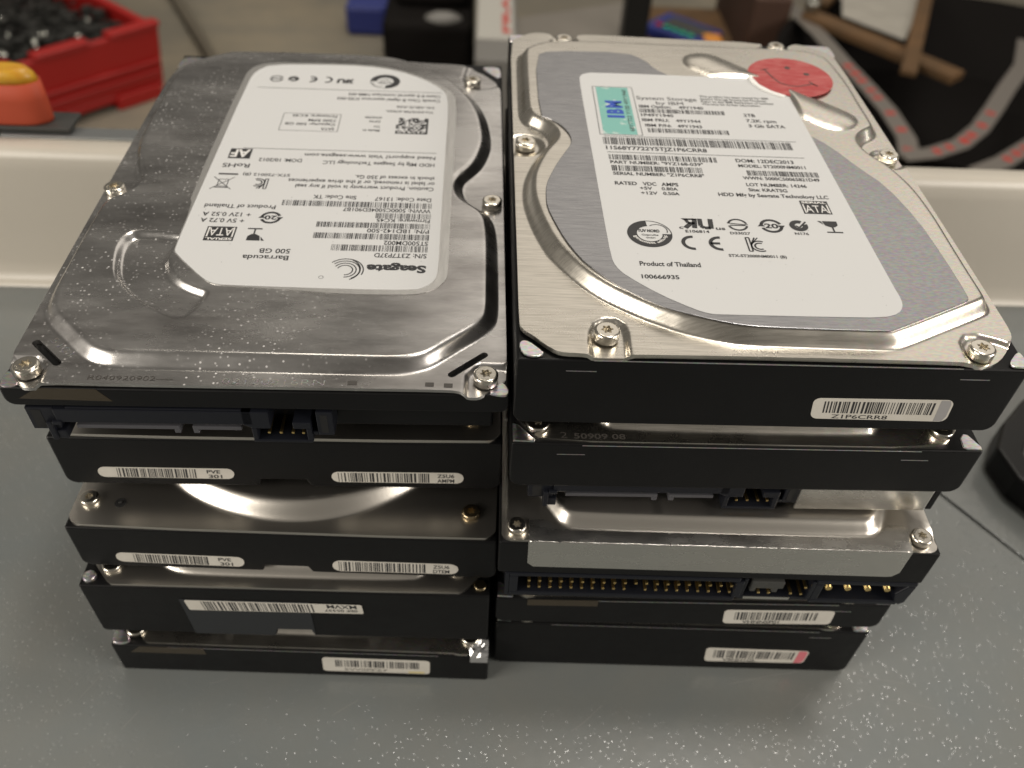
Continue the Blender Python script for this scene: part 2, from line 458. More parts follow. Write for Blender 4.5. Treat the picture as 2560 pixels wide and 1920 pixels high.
def g_ce(k, cx, cy, r):
    k.arc(cx-.75*r, cy, .68*r, r, 85, 275).arc(cx+1.55*r, cy, .68*r, r, 85, 275); k.rect(cx+.7*r, cx+1.5*r, cy-.15*r, cy+.15*r)
def g_kc(k, x0, x1, y0, y1):
    w = x1-x0; h = y1-y0
    k.line([(x0+.06*w, y0), (x0+.06*w, y1), (x0+.28*w, y1), (x0+.28*w, y0), (x0+.06*w, y0)], .09*w)
    k.line([(x0+.3*w, y0+.5*h), (x0+.62*w, y1)], .1*w).line([(x0+.42*w, y0+.62*h), (x0+.82*w, y1)], .08*w)
    k.arc(x0+.82*w, y0+.38*h, .18*h, .26*h, 60, 300).arc(x0+.82*w, y0+.38*h, .33*h, .41*h, 60, 300)
def g_ru(k, x0, x1, y0, y1):
    w = x1-x0; h = y1-y0
    k.poly([(x0, y1), (x0+.5*w, y1), (x0+.44*w, y1-.12*h), (x0+.1*w, y1-.2*h)])
    k.line([(x0+.42*w, y1), (x0+.36*w, y0)], .15*w).line([(x0+.4*w, y0+.5*h), (x0+.2*w, y0+.55*h), (x0+.14*w, y1-.1*h)], .11*w).line([(x0+.28*w, y0+.5*h), (x0+.08*w, y0)], .15*w)
    k.line([(x0+.58*w, y1), (x0+.56*w, y0+.25*h), (x0+.66*w, y0+.06*h), (x0+.84*w, y0+.06*h)], .14*w).line([(x0+.9*w, y1), (x0+.86*w, y0)], .15*w)
def g_seal(k, cx, cy, r, word):
    k.arc(cx, cy, .93*r, .97*r, n=60); k.arc(cx, cy, .55*r, .93*r, 95, 360, n=60)
    k.text(word, cx-.5*r, cx+.45*r, cy+.12*r, .2*r, bold=.04)
    k.text('Geprufte', cx-.36*r, cx+.36*r, cy-.14*r, .12*r).text('GmbH', cx-.2*r, cx+.2*r, cy-.34*r, .1*r)
    k.arc(cx+.35*r, cy+.25*r, .42*r, .46*r, -20, 130, n=20)
def g_sata(k, w, x0, x1, y0, y1):
    W = x1-x0; H = y1-y0
    k.rect(x0, x1, y0, y1)
    w.text('SERIAL', x0+.05*W, x1-.05*W, y1-.2*H, .15*H, bold=.03)
    w.text('ATA', x0+.1*W, x1-.1*W, y0+.1*H, .58*H, bold=.0)
    w.rect(x0+.05*W, x0+.1*W, y0+.06*H, y1-.28*H)
    w.rect(x1-.1*W, x1-.05*W, y0+.06*H, y1-.28*H)
def curved(word, cx, cy, r, cap, a0, a1):
    """text set along the inside bottom of a ring"""
    def T(k, w):
        t = math.radians(a0+(a1-a0)*k); return (cx+(r-w)*math.cos(t), cy+(r-w)*math.sin(t))
    q = Ink(); q.text(word, 0, 1, 0, cap, T=T, bold=.02); return q

# ------------------------------------------------------------------ parts of a drive
def thing(name, label, cat, loc=(0, 0, 0), rz=0, group=None):
    o = bpy.data.objects.new(name, None); COL.objects.link(o)
    o.location = [c*MM for c in loc]; o.rotation_euler = (0, 0, math.radians(rz)); o.empty_display_size = .02
    o['label'] = label; o['category'] = cat
    if group: o['group'] = group
    return o
def tag(o, label, cat, group=None):
    o['label'] = label; o['category'] = cat
    if group: o['group'] = group
    return o
def stuff(o, label, cat):
    o['label'] = label; o['category'] = cat; o['kind'] = 'stuff'; return o

def screw(parent, x, y, ztop, r=2.55, h=1.7, turn=0, m='steel_screw', dots=False):
    N = 48; b = MB()
    def circ(rr, z): return [(x+rr*math.cos(2*math.pi*i/N), y+rr*math.sin(2*math.pi*i/N), z) for i in range(N)]
    def star(rr, am, z): return [(x+(rr+am*math.cos(6*2*math.pi*i/N))*math.cos(2*math.pi*i/N+turn), y+(rr+am*math.cos(6*2*math.pi*i/N))*math.sin(2*math.pi*i/N+turn), z) for i in range(N)]
    b.rings([circ(r*.97, ztop-h), circ(r, ztop-h+.1), circ(r, ztop-.35)], True, False)
    b.rings([circ(r, ztop-.35), circ(r*.97, ztop-.2), circ(r*.9, ztop-.06), circ(r*.8, ztop)], False, False)
    b.rings([circ(r*.8, ztop), circ(r*.55, ztop), star(r*.40, r*.085, ztop)], False, False, smooth=False)
    b.rings([star(r*.40, r*.085, ztop), star(r*.38, r*.08, ztop-1.1)], False, True, smooth=False)
    if dots:
        for a in (200, 225, 250, 275, 300):
            t = math.radians(a); b.cyl(x+r*.66*math.cos(t), y+r*.66*math.sin(t), ztop, ztop+.07, .17, n=10)
    return b.build('screw', M[m], parent)

def front_prism(b, poly, y0, y1):       # poly in (x, z), extruded from y0 (front) to y1 (back)
    return b.prism(poly, -y1, -y0, T=lambda u, v, w: (u, -w, v))

def body(parent, z0, z1, depth=147.0, cut=(), w=101.6, r=2.6, chips=True, name='base_casting'):
    """coated casting: front silhouette with rounded lower corners, optional notches in the lower edge"""
    p = [(w-.35, z1), (w-.35, z1-.0)]
    poly = []
    poly.append((0, z1)); poly.append((0, z0+r))
    for i in range(1, 6): t = math.radians(180+90*i/6); poly.append((r+r*math.cos(t), z0+r+r*math.sin(t)))
    poly.append((r, z0))
    for x0, x1, h in sorted(cut): poly += [(x0, z0), (x0+.5, z0+h), (x1-1.0, z0+h), (x1, z0)]
    poly.append((w-r, z0))
    for i in range(1, 6): t = math.radians(270+90*i/6); poly.append((w-r+r*math.cos(t), z0+r+r*math.sin(t)))
    poly += [(w, z0+r), (w, z1)]
    b = MB(); front_prism(b, poly, 0, depth)
    return b.build(name, M['black_cast'], parent, bevel=.55, seg=3)

def side_screw_holes(parent, z):
    b = MB()
    for x, s in ((0, -1), (101.6, 1)):
        for y in (28.5, 101.6):
            R = [[(x+s*d, y+rr*math.cos(2*math.pi*i/20), z+rr*math.sin(2*math.pi*i/20)) for i in range(20)] for d, rr in ((-.2, 1.9), (.03, 1.9), (.03, 1.5))]
            if s < 0: R = [q[::-1] for q in R]
            b.rings(R, True, True, False)
    b.build('mounting_hole', M['dark_hole'], parent)

def sticker(parent, poly, y, m='sticker', name='barcode_sticker'):
    b = MB(); front_prism(b, poly, y-.09, y+.02)
    return b.build(name, M[m], parent)
FT = lambda y: (lambda u, v: (u, y, v))      # artwork on a front face
def quadmap(c):
    """(s,t) in the unit square to a sheared quad given as TL, TR, BR, BL"""
    (ax, ay), (bx, by), (cx, cy), (dx, dy) = c
    return lambda s, t: (ax*(1-s)*t+bx*s*t+cx*s*(1-t)+dx*(1-s)*(1-t), ay*(1-s)*t+by*s*t+cy*s*(1-t)+dy*(1-s)*(1-t))

def qsticker(parent, c, rad, L, y=-.0, ends=None):
    """sticker in the quad c; L = its length in mm; returns the Ink mapper"""
    q = quadmap(c); Hh = abs(c[0][1]-c[3][1])
    sh = rrect(0, L, 0, Hh, rad)
    st = sticker(parent, [q(u/L, v/Hh) for u, v in sh], y)
    return st, (lambda u, v: (lambda p: (p[0], y-.115, p[1]))(q(u, v)))

def notch_marks(parent, z1, z0=None, xs=(9, 88)):
    """small machined pockets and a bright chamfer line along the top edge of the casting"""
    b = MB()
    for x in xs:
        b.box(x, x+6.0, -.05, .0, z1-3.3, z1-3.15)
    b.box(15, 88, -.04, 0, z1-.45, z1-.25)
    return b.build('chamfer_line', M['cast_silver'], parent)

GRP_L, GRP_R = 'hard drives stacked on the left', 'hard drives stacked on the right'

def sata_connector(parent, dx, zb, yf=0.0):
    """SATA power and data socket with a four-pin jumper block; zb = its lowest edge"""
    Z = zb
    b = MB()
    b.box(2.9+dx, 65.0+dx, yf+5.5, 12, Z+3.0, Z+9.2)                       # rear web
    b.box(8.6+dx, 48.6+dx, yf, 12, Z+5.4, Z+9.2)                           # upper shelf
    b.box(11.2+dx, 46.5+dx, yf+.25, 5.5, Z+9.2, Z+9.6)
    b.box(2.9+dx, 8.6+dx, yf+.5, 12, Z+2.8, Z+9.2)                         # left pillar
    b.box(6.4+dx, 9.5+dx, yf, 12, Z+.4, Z+2.8); b.box(6.4+dx, 7.6+dx, yf-.4, yf+1, Z+.4, Z+5.6)
    b.box(7.6+dx, 9.5+dx, yf-.4, yf+1, Z+4.9, Z+5.9)
    front_prism(b, [(46.4+dx, Z+9.2), (46.4+dx, Z+5.4), (48.2+dx, Z+4.3), (52.0+dx, Z+4.3), (52.0+dx, Z+9.2)], yf, 12)
    b.box(47.9+dx, 60.4+dx, yf, 12, Z, Z+.8); b.box(47.9+dx, 49.0+dx, yf, 12, Z+.8, Z+4.3); b.box(59.3+dx, 60.4+dx, yf, 12, Z+.8, Z+4.3)
    b.box(56.6+dx, 60.4+dx, yf, 12, Z+4.3, Z+6.2); b.box(61.6+dx, 65.0+dx, yf+.5, 12, Z+2.0, Z+9.0); b.box(60.4+dx, 61.6+dx, yf+.5, 12, Z+2.0, Z+3.0)
    c = b.build('sata_connector', M['black_plastic'], parent, bevel=.25)
    b = MB(); b.box(11.6+dx, 32.7+dx, yf+.9, 7, Z+2.7, Z+3.7); b.box(31.5+dx, 32.7+dx, yf+.9, 7, Z+1.6, Z+2.7)
    b.box(35.4+dx, 45.6+dx, yf+.9, 7, Z+2.7, Z+3.7); b.box(35.4+dx, 36.6+dx, yf+.9, 7, Z+1.6, Z+2.7)
    b.build('contact_blade', M['grey_plastic'], c, bevel=.12)
    for px in (51.2, 53.7, 56.2, 58.4):
        q = MB().box(px-.3+dx, px+.3+dx, yf+.8, 8, Z+1.9, Z+2.5); q.build('pin', M['gold'], c, bevel=.1)
    MB().box(3.9+dx, 5.9+dx, yf+.44, yf+.49, Z+3.4, Z+8.6).build('slot', M['dark_hole'], c); MB().box(62.4+dx, 63.9+dx, yf+.44, yf+.49, Z+2.9, Z+8.2).build('slot', M['dark_hole'], c)
    return c

# ================================================================== SETTING
wb = MB(); wb.box(-900, 900, -700, 168, -25, 0)
work = wb.build('worktop', M['table_grey']); work['kind'] = 'structure'
# the panel lying a hair higher at the right, with its bright worn lip
b = MB(); b.prism([(128, 98.5), (171.6, 35.2), (235, -62), (700, -62), (700, 167), (103, 167), (103, 135)], 0.02, .9)
o = b.build('worktop_panel', M['table_grey'], work, bevel=.5)
# cream rim: vertical wall with a soft fillet at its foot and a rounded shoulder
prof = [(161.5, .02), (164.0, .5), (165.8, 2.0), (167.0, 5.0), (167.5, 9), (167.7, 25), (168.2, 50), (168.8, 55), (170.2, 57.6), (172.2, 58.4), (179.0, 58.0), (181, 56.5), (181.5, 52), (182, -25), (166, -25), (166, -.5), (161.5, -.4)]
b = MB(); b.prism([(y, z) for y, z in prof], -900, 900, T=lambda u, v, w: (w, u, v), smooth=True)
b.build('rim', M['cream'], work)
b = MB(); b.box(-192, -60, 182.0, 190, 51, 57.4); b.box(-900, -194, 182, 197, 50, 58.0)
b.build('metal_strip', M['strip_metal'], work, bevel=.8)
b = MB(); b.box(-700, 700, -680, 180, -470, -25.2); b.build('cabinet_body', M['cream'], work, bevel=4)
b = MB(); b.box(-6000, 6000, -3000, 6000, -520, -500); fl = b.build('floor', M['floor']); fl['kind'] = 'structure'

# scratches on the enamel
k = Ink()
R = random.Random(3)
for (x, y, a, L) in ((-118, -12, 62, 16), (-114, -14, 60, 10), (-109, 0, 66, 12), (66, -8, 14, 22), (98, -3, -22, 20), (110, -12, -15, 14), (-45, -18, 35, 8), (-80, -9, 5, 5), (20, -22, 28, 12), (-100, -22, 60, 6), (82, -16, 40, 9)):
    pts = [(x, y)]
    for i in range(6):
        a += R.uniform(-5, 5); pts.append((pts[-1][0]+L/6*math.cos(math.radians(a)), pts[-1][1]+L/6*math.sin(math.radians(a))))
    k.line(pts, R.uniform(.10, .2))
M['scratch'] = mat('pale_scratch', (.21, .21, .20), .6)
k.build('scratch', M['scratch'], work, lambda u, v: (u, v, .03))

# ================================================================== RIGHT STACK
# ---- R1: two-terabyte drive with the big white label and smiley sticker
zb = 98.6
R1 = thing('hard_drive', 'silver hard drive with large white label and red smiley sticker, top of the right stack', 'hard drive', (0, 0, zb), 0, GRP_R)
def Lz(z, base): return z-base
Zf, Zt = 119.5-zb, 118.4-zb
body(R1, 100.0-zb, Zt-.45, 146.5)
side_screw_holes(R1, 6.5)
notch_marks(R1, Zt, xs=(9.8, 88.5))
R1_fl = [(0.5, 94.9), (0.6, 27.3), (0.6, 9.5), (1.0, 7.3), (3.4, 5.2), (5.3, 3.1), (7.5, 1.1), (9.2, .55), (12.5, .5), (14.0, .2), (21.6, .2), (23.4, .5), (34.6, .6), (50.1, .7), (70.8, .6), (87.0, .5), (88.5, .15), (92.8, .15), (95.9, 2.0), (98.7, 5.1), (100.4, 7.9), (101.0, 10.0), (101.1, 15.4), (101.0, 47.9), (100.8, 68.9), (100.7, 82.7), (100.0, 136.3), (98.6, 139.0), (94.6, 142.6), (90.8, 144.9), (88.0, 144.1), (85.8, 140.5), (79.4, 141.0), (78.5, 145.0), (53.4, 145.3), (28.5, 146.2), (21.8, 146.1), (20.6, 143.1), (13.6, 143.3), (12.9, 145.3), (10.5, 146.4), (8.0, 146.2), (5.3, 144.7), (3.2, 142.4), (0.5, 139.3)]
R1_pl = [(11.6, 136.7), (5.0, 131.6), (2.4, 128.5), (2.2, 118.2), (2.2, 108.2), (2.2, 94.0), (2.6, 90.4), (3.6, 87.7), (5.6, 86.0), (7.8, 83.9), (9.5, 80.4), (9.6, 77.4), (7.4, 73.4), (5.5, 69.2), (4.1, 64.7), (2.9, 60.0), (2.5, 55.0), (2.6, 50.3), (3.2, 46.1), (4.1, 41.4), (5.5, 36.1), (7.2, 31.2), (8.2, 29.2), (10.9, 24.5), (14.0, 20.2), (17.3, 16.7), (20.6, 14.1), (23.9, 11.8), (26.4, 10.2), (29.6, 8.5), (32.9, 6.8), (37.3, 5.3), (40.6, 4.4), (43.3, 3.9), (46.5, 3.6), (52.5, 3.5), (59.5, 3.4), (69.1, 3.3), (74.3, 3.2), (76.8, 3.9), (89.2, 10.3), (97.2, 14.4), (98.7, 15.6), (99.3, 16.9), (99.4, 19.8), (99.3, 25.7), (99.3, 33.5), (99.4, 42.0), (99.4, 47.9), (98.6, 59.7), (95.4, 70.1), (92.8, 73.7), (91.5, 77.3), (91.4, 81.3), (93.4, 84.1), (96.2, 86.0), (97.9, 88.2), (98.2, 92.3), (98.0, 100.0), (98.3, 113.0), (97.0, 127.4), (95.7, 131.3), (89.3, 136.0), (76.8, 136.3), (35.6, 136.6)]
R1_plate = [(7.2, 122.5), (11.7, 126.1), (34.1, 126.7), (39.1, 122.0), (41.1, 116.8), (44.6, 112.8), (76.7, 82.0), (81.1, 75.8), (85.3, 66.1), (89.6, 58.1), (92.4, 44), (93.2, 30), (93.4, 16.8), (92.9, 15.3), (91.1, 14.2), (74.2, 5.4), (73.0, 5.15), (61.6, 5.2), (48.5, 5.5), (43.5, 6.0), (38.6, 7.3), (33.7, 9.0), (30.2, 10.3), (26.9, 12.3), (22.1, 16.0), (18.8, 19.3), (15.6, 23.2), (13.5, 26.4), (10.7, 32.8), (8.8, 39.3), (7.4, 45.0), (7.3, 49.6), (7.6, 54.3), (8.9, 58.9), (10.9, 64.6), (12.8, 69.0), (14.5, 72.9), (14.8, 75.9), (14.2, 78.9), (12.4, 82.8), (9.7, 85.8), (7.2, 86.9)]
R1_lab = [(19.0, 108.1), (19.4, 110.2), (20.6, 111.7), (23.5, 112.7), (65.8, 112.4), (73.2, 112.2), (75.3, 111.1), (76.3, 108.3), (76.6, 100.7), (77.5, 62.0), (78.4, 19.4), (78.7, 14.9), (78.1, 12.4), (76.6, 10.4), (73.1, 9.1), (62.6, 8.9), (39.8, 8.8), (38.0, 9.0), (35.5, 10.1), (29.0, 14.5), (22.6, 20.6), (20.9, 23.4), (20.2, 26.6), (19.9, 41.4), (19.5, 71.3), (19.2, 89.0)]
padF = [(13.8, -3), (14.0, 6.5), (15.2, 9.6), (17.4, 11.2), (20.0, 11.1), (21.8, 9.4), (22.3, 6.8), (22.0, -3)]
padH = [(90.3, -3), (88.6, 2.5), (88.9, 6.2), (90.8, 8.6), (93.8, 9.0), (97.5, 7.6), (104, 3.5), (99, -3)]
pillA, pillB = np.array([56.5, 122.0]), np.array([86.0, 91.0])
def h_R1(P):
    pl = sdf(P, chaikin(R1_pl, 2)); h = 3.1*crest(pl/2.7)
    for pd in (padF, padH): h = h-.9*sstep(sdf(P, pd)/1.3+.15)
    for cx, cy, r in ((3.0, 77.9, 5.6), (97.3, 76.7, 5.0), (82.3, 140.4, 5.0), (17.0, 141.3, 4.6)):
        d = r-np.hypot(P[:, 0]-cx, P[:, 1]-cy); h = h-1.0*sstep(d/1.5)
    e = pillB-pillA; t = np.clip(((P-pillA)@e)/(e@e), 0, 1); d = np.linalg.norm(P-(pillA+t[:, None]*e), axis=1)
    lab = -sdf(P, R1_lab); amp = .35+1.0*sstep(lab/2+.2)
    h = h+amp*np.clip(1-(d/6.3)**2, 0, 1)**.8
    return h
pill_poly = []
ang = math.atan2(pillB[1]-pillA[1], pillB[0]-pillA[0])
for i in range(13): t = ang+math.pi/2+math.pi*i/12; pill_poly.append((pillA[0]+6.3*math.cos(t), pillA[1]+6.3*math.sin(t)))
for i in range(13): t = ang-math.pi/2+math.pi*i/12; pill_poly.append((pillB[0]+6.3*math.cos(t), pillB[1]+6.3*math.sin(t)))
circ = lambda cx, cy, r, n=24: [(cx+r*math.cos(2*math.pi*i/n), cy+r*math.sin(2*math.pi*i/n)) for i in range(n)]
cov = sheet('cover', R1_fl, Zf, [(chaikin(R1_pl, 2), 3.0), (padF, 1.6), (padH, 1.6), (pill_poly, 7), (circ(3, 77.9, 5.6), 1.8), (circ(97.3, 76.7, 5.), 1.8), (circ(82.3, 140.4, 5.), 2), (circ(17, 141.3, 4.6), 2)],
            M['cover_nickel'], R1, hfun=h_R1, fine=.5)
Zp = Zf+3.1
b = MB(); b.prism(resample(chaikin(R1_plate, 1), 3), Zp+.02, Zp+.38); plate = b.build('damping_plate', M['damping_plate'], R1, bevel=.12)
b = MB(); b.prism(chaikin(R1_lab, 1), Zp+.40, Zp+.50); lab = b.build('label', M['label_white'], R1)
ZI = Zp+.55
TI = lambda u, v: (u, v, ZI)
k = Ink(); w = Ink()
k.text('System Storage', 33.8, 50.2, 97.4, 2.0, bold=.0).text('by IBM', 38.8, 46.2, 94.9, 1.8, bold=.0)
for i, s_ in enumerate(('This product has been tested for IBM', 'System Storage Enterprise Products.', 'Refer to the IBM Statement of Limited', 'Warranty for further information.')):
    k.text(s_, 51.3, (70.2, 69.6, 71.0, 67.2)[i], 99.9-i*1.45, 1.0)
for s_, x0, x1, y, c in (('IBM Option:', 34.0, 42.6, 92.9, 1.5), ('49Y1940', 44.6, 51.2, 92.9, 1.5), ('1P49Y1940', 34, 42.5, 88.2, 1.5), ('IBM FRU:', 33.9, 41.0, 85.6, 1.5), ('49Y1944', 42.8, 49.3, 85.6, 1.5), ('IBM P/N:', 34.4, 41.2, 82.8, 1.5), ('49Y1943', 42.8, 49.2, 82.8, 1.5),
    ('2TB', 61.5, 64.6, 89.8, 1.6), ('7.2K rpm', 61.6, 69.6, 86.9, 1.6), ('3 Gb SATA', 61.7, 71.4, 84.2, 1.6), ('11S68Y7722Y5TJZ1P6CRR8', 23.2, 48.4, 70.8, 1.75),
    ('PART NUMBER: "9YZ168-039"', 23.6, 46.3, 64.2, 1.4), ('SERIAL NUMBER: "Z1P6CRR8"', 23.8, 45.7, 59.1, 1.4), ('RATED', 23.8, 29.0, 54.8, 1.5), ('VDC', 30.4, 33.6, 54.8, 1.5), ('AMPS', 34.8, 38.8, 54.8, 1.5), ('+5V', 29.5, 32.4, 53.0, 1.3), ('0.80A', 34.6, 38.4, 53.0, 1.3), ('+12V', 29.5, 33.4, 51.0, 1.3), ('0.50A', 34.7, 38.5, 51.0, 1.3),
    ('DOM: 12DEC2013', 54.8, 69.2, 66.6, 1.6), ('MODEL: ST2000NM0011', 55.0, 71.6, 64.3, 1.4), ('WWN: 5000C50065821D49', 55.0, 73.6, 58.8, 1.4), ('LOT NUMBER: 14246', 55.2, 69.7, 55.9, 1.4), ('Site: KRATSG', 55.3, 64.5, 53.7, 1.4), ('HDD Mfg by Seagate Technology LLC', 47.7, 73.7, 51.3, 1.5),
    ('E106814', 37.6, 42.9, 36.3, 1.0), ('c', 36.4, 37.3, 37.6, 1.3), ('us', 44.6, 46.7, 37.6, 1.3), ('D33027', 47.5, 52.0, 36.1, .95), ('N176', 62.1, 65.2, 36.6, .95), ('STX-ST2000NM0011 (B)', 45.6, 58.1, 27.8, 1.0), ('Product of Thailand', 26.0, 38.9, 23.9, 1.55), ('100666935', 25.9, 33.7, 19.6, 1.35)):
    k.text(s_, x0, x1, y, c, bold=.02)
k.bars(33.8, 56.5, 90.2, 92.3, 52, 1).bars(34.8, 55.7, 79.8, 82.0, 48, 2).bars(22.8, 70.6, 73.2, 76.7, 105, 3).bars(23.5, 50.0, 66.0, 68.4, 62, 4).bars(23.7, 45.6, 60.9, 63.4, 55, 5).bars(56.5, 73.9, 60.6, 62.9, 50, 6)
k.rect(23.1, 72.3, 77.25, 77.42).rect(23.3, 72.5, 69.45, 69.62).frame(22.2, 33.2, 78.0, 104.2, .14)
g_sata(k, w, 66.3, 72.8, 45.0, 50.3); g_seal(k, 29.5, 35.4, 5.1, 'TUV NORD'); g_ru(k, 37.2, 44.6, 38.0, 41.7); g_ring_minus(k, 49.8, 39.8, 2.3); g_twenty(k, 57.4, 39.7, 2.6)
g_tick(k, 63.7, 40.1, 2.1); g_glass(k, 68.4, 73.2, 37.7, 42.2); g_ce(k, 40.6, 32.5, 2.6); g_kc(k, 50.3, 53.8, 30.0, 35.0)
q = curved('Bauart', 29.5, 35.4, 4.1, .85, 190, 240); q2 = curved('muster gepruft', 29.5, 35.4, 4.1, .85, 243, 350)
q.v = [(29.5+(x-29.5), y) for x, y in q.v]
w.add(curved('Baumuster gepruft', 29.5, 35.4, 3.15, -.85, 195, 352).v, curved('Baumuster gepruft', 29.5, 35.4, 3.15, -.85, 195, 352).f)
for i in range(26):
    x, y = random.uniform(24, 76), random.uniform(11, 50); k.rect(x, x+.12, y, y+.12)
k.build('printing', M['ink'], lab, TI)
w.build('printing', M['ink_white'], lab, lambda u, v: (u, v, ZI+.03))
b = MB(); b.prism([(23.2, 78.4), (31.9, 78.4), (31.9, 103.8), (23.2, 103.8)], Zp+.5, Zp+.56); st = b.build('security_strip', M['teal'], lab)
q = Ink()
for i, s_ in enumerate('IBM'):
    vs, fs = text_mesh(s_, .05); x0 = min(v[0] for v in vs); x1 = max(v[0] for v in vs)
    # letters turned a quarter turn, stacked along y
    q.add([(29.2-(v[1]/.729)*4.2, (86.8, 88.9, 92.1)[i]+(v[0]-x0)/(x1-x0)*(1.3, 2.6, 3.9)[i]) for v in vs], fs)
q.build('printing', M['ink_blue'], lab, lambda u, v: (u, v, ZI+.05))
q = Ink(); vs, fs = text_mesh('68Y7722 Y100 49Y1940', .0); x0 = min(v[0] for v in vs); x1 = max(v[0] for v in vs)
q.add([(31.3-(v[1]/.729)*1.2, 80.0+(v[0]-x0)/(x1-x0)*22.5) for v in vs], fs); q.build('printing', M['ink_grey'], lab, lambda u, v: (u, v, ZI+.05))
# red smiley
b = MB(); b.prism(circ(79.6, 113.8, 12.0, 64), Zp+.62, Zp+.75); sm = b.build('round_sticker', M['red_sticker'], R1, bevel=.06)
q = Ink(); q.line([(73.0, 118.2), (73.7, 115.6), (74.5, 112.6), (75.8, 109.6), (78.0, 108.2), (80.4, 107.9), (83.1, 108.8), (85.0, 109.8), (86.3, 108.4)], .42)
q.line([(71.9, 117.5), (73.2, 117.9), (74.3, 118.3)], .4).line([(84.4, 111.2), (85.3, 109.6), (86.1, 108.6)], .4)
q.arc(80.1, 119.4, 0, .85, n=12).arc(84.8, 115.7, 0, .85, n=12); q.build('printing', M['ink_grey'], sm, lambda u, v: (u, v, Zp+.79))
b = MB()     # curled edge under the smiley, its white highlight painted as colour
b.prism([(67.9, 113.5), (67.1, 113.0), (67.6, 109.0), (69.6, 105.2), (72.6, 102.4), (74.6, 101.2), (75.5, 101.8), (72.0, 104.3), (69.4, 107.8)], Zp+.56, Zp+1.0)
b.build('curled_edge', M['curl_highlight'], sm)
for x, y, z, t in ((17.7, 5.7, 121.2, .1), (92.1, 2.8+.6, 121.0, .5), (3.5, 77.9, 121.0, .2), (97.1, 76.7, 121.2, .4), (82.3, 139.9, 121.2, .3), (16.8, 140.2, 121.0, 0)):
    screw(R1, x, y, z-zb, turn=t, h=2.2)
for pl_ in ([(0.5, 3.8), (1.2, 4.9), (2.5, 4.6), (5.0, 1.9), (5.2, 1.0), (4.6, 0.45), (2.6, .3), (1.0, 1.2)], [(97.6, 1.6), (97.8, .5), (99.0, .25), (100.9, .3), (101.3, .9), (101.3, 4.3), (100.6, 4.9)], [(91.5, 145.2), (94.8, 143.2), (99.2, 139.6), (101.3, 138), (101.3, 145), (100, 146.2), (92, 146.3)], [(.3, 140.5), (3.0, 143.2), (5.0, 145.0), (5.0, 146.2), (1, 146.2), (.3, 145.2)]):
    b = MB(); b.prism(chaikin(pl_, 1), Zt-.2, Zt+.22); b.build('corner_lug', M['cast_silver'], R1, bevel=.1)
stk = [(60.8, 109.1), (89.9, 109.3), (90.4, 102.9), (61.6, 103.1)]
stk = [(x, z-zb) for x, z in stk]
s1, T1 = qsticker(R1, stk, 1.5, 29.0)
q = Ink(); q.bars(.08, .875, .30, .86, 42, 11)
q.text('Z1P6CRR8', .15, .56, .045, .19, bold=.01); q.build('printing', M['ink'], s1, T1)
q = Ink(); q.poly([(.905, .02), (.965, .02), (.985, .25), (.985, .8), (.97, .98), (.905, .98)]); q.build('grey_end', M['gray_end'], s1, T1)

# ---- R2: drive with the dark mirror cover and SATA socket
zb = 72.3
R2 = thing('hard_drive', 'hard drive with data socket facing forward and blank black front, directly below the smiley drive', 'hard drive', (0, -1.6, zb), .07, GRP_R)
def flat_cover(parent, fl, pl, zf, hp, m, width=2.6, screws=(), fine=.8, pads=(), round_=2):
    pc = chaikin(pl, round_)
    def hf(P):
        h = hp*crest(sdf(P, pc)/width)
        for x, y, r in pads: h = h-.7*sstep((r-np.hypot(P[:, 0]-x, P[:, 1]-y))/1.2)
        return h
    c = sheet('cover', fl, zf, [(pc, width)], M[m], parent, fine=fine, coarse=4, hfun=hf, lip=.9)
    for s in screws: screw(parent, *s)
    return c
body(R2, 80.9-zb, 95.2-zb, 146); side_screw_holes(R2, 12)
notch_marks(R2, 95.2-zb, xs=(9.8, 84.5))
b = MB(); b.box(2.6, 99.0, 6.0, 143, 73.6-zb, 80.9-zb+.3); b.build('circuit_board_bay', M['black_cast'], R2, bevel=.5)
fl_ = [(.6, 140), (.6, 8), (3.6, 3.6), (6.2, .55), (50, .45), (92.5, .45), (96.5, 4.5), (98.8, 8), (101, 10), (101, 140), (96, 145.6), (6, 145.6)]
pl_ = [(5, 135), (5, 30), (16, 8), (19.6, 4.4), (22, 3.3), (76.5, 3.1), (79.5, 4.2), (96.5, 30), (96.5, 135), (90, 141), (10, 141)]
flat_cover(R2, fl_, pl_, 95.75-zb, 2.8, 'cover_nickel', screws=[(5.6, 4.6, 97.3-zb), (93.5, 5.0, 97.3-zb), (98, 76, 97.3-zb), (3.6, 76, 97.3-zb)])
q = Ink(); q.text('2', 10.3, 11.8, 1.3, 1.7, bold=-.01).text('50909 08', 13.2, 24.2, 1.2, 1.5, bold=.02); q.build('stamped_number', M['ink_grey'], R2, lambda u, v: (u, v, 95.78-zb))
for pl_ in ([(.3, .5), (4.9, .4), (5.0, 1.1), (1.4, 5.2), (.3, 5.6)], [(97.6, 3.6), (97.2, 1.0), (98.0, .4), (101.2, .4), (101.3, 1.2), (99.6, 4.6), (98.6, 4.8)]):
    b = MB(); b.prism(pl_, 95.2-zb-.2, 95.2-zb+.3); b.build('corner_lug', M['cast_silver'], R2, bevel=.15)
sata_connector(R2, 1.6, 69.9+2.6-zb, yf=.9)
b = MB(); b.box(66.2, 97.0, .6, 8, 73.2-zb, 80.7-zb)
shield = b.build('metal_shield', M['tape_foil'], R2, bevel=.3)
b = MB(); b.box(97.05, 98.6, .7, 10, 73.6-zb, 80.7-zb); b.build('side_frame', M['black_cast'], R2, bevel=.3)

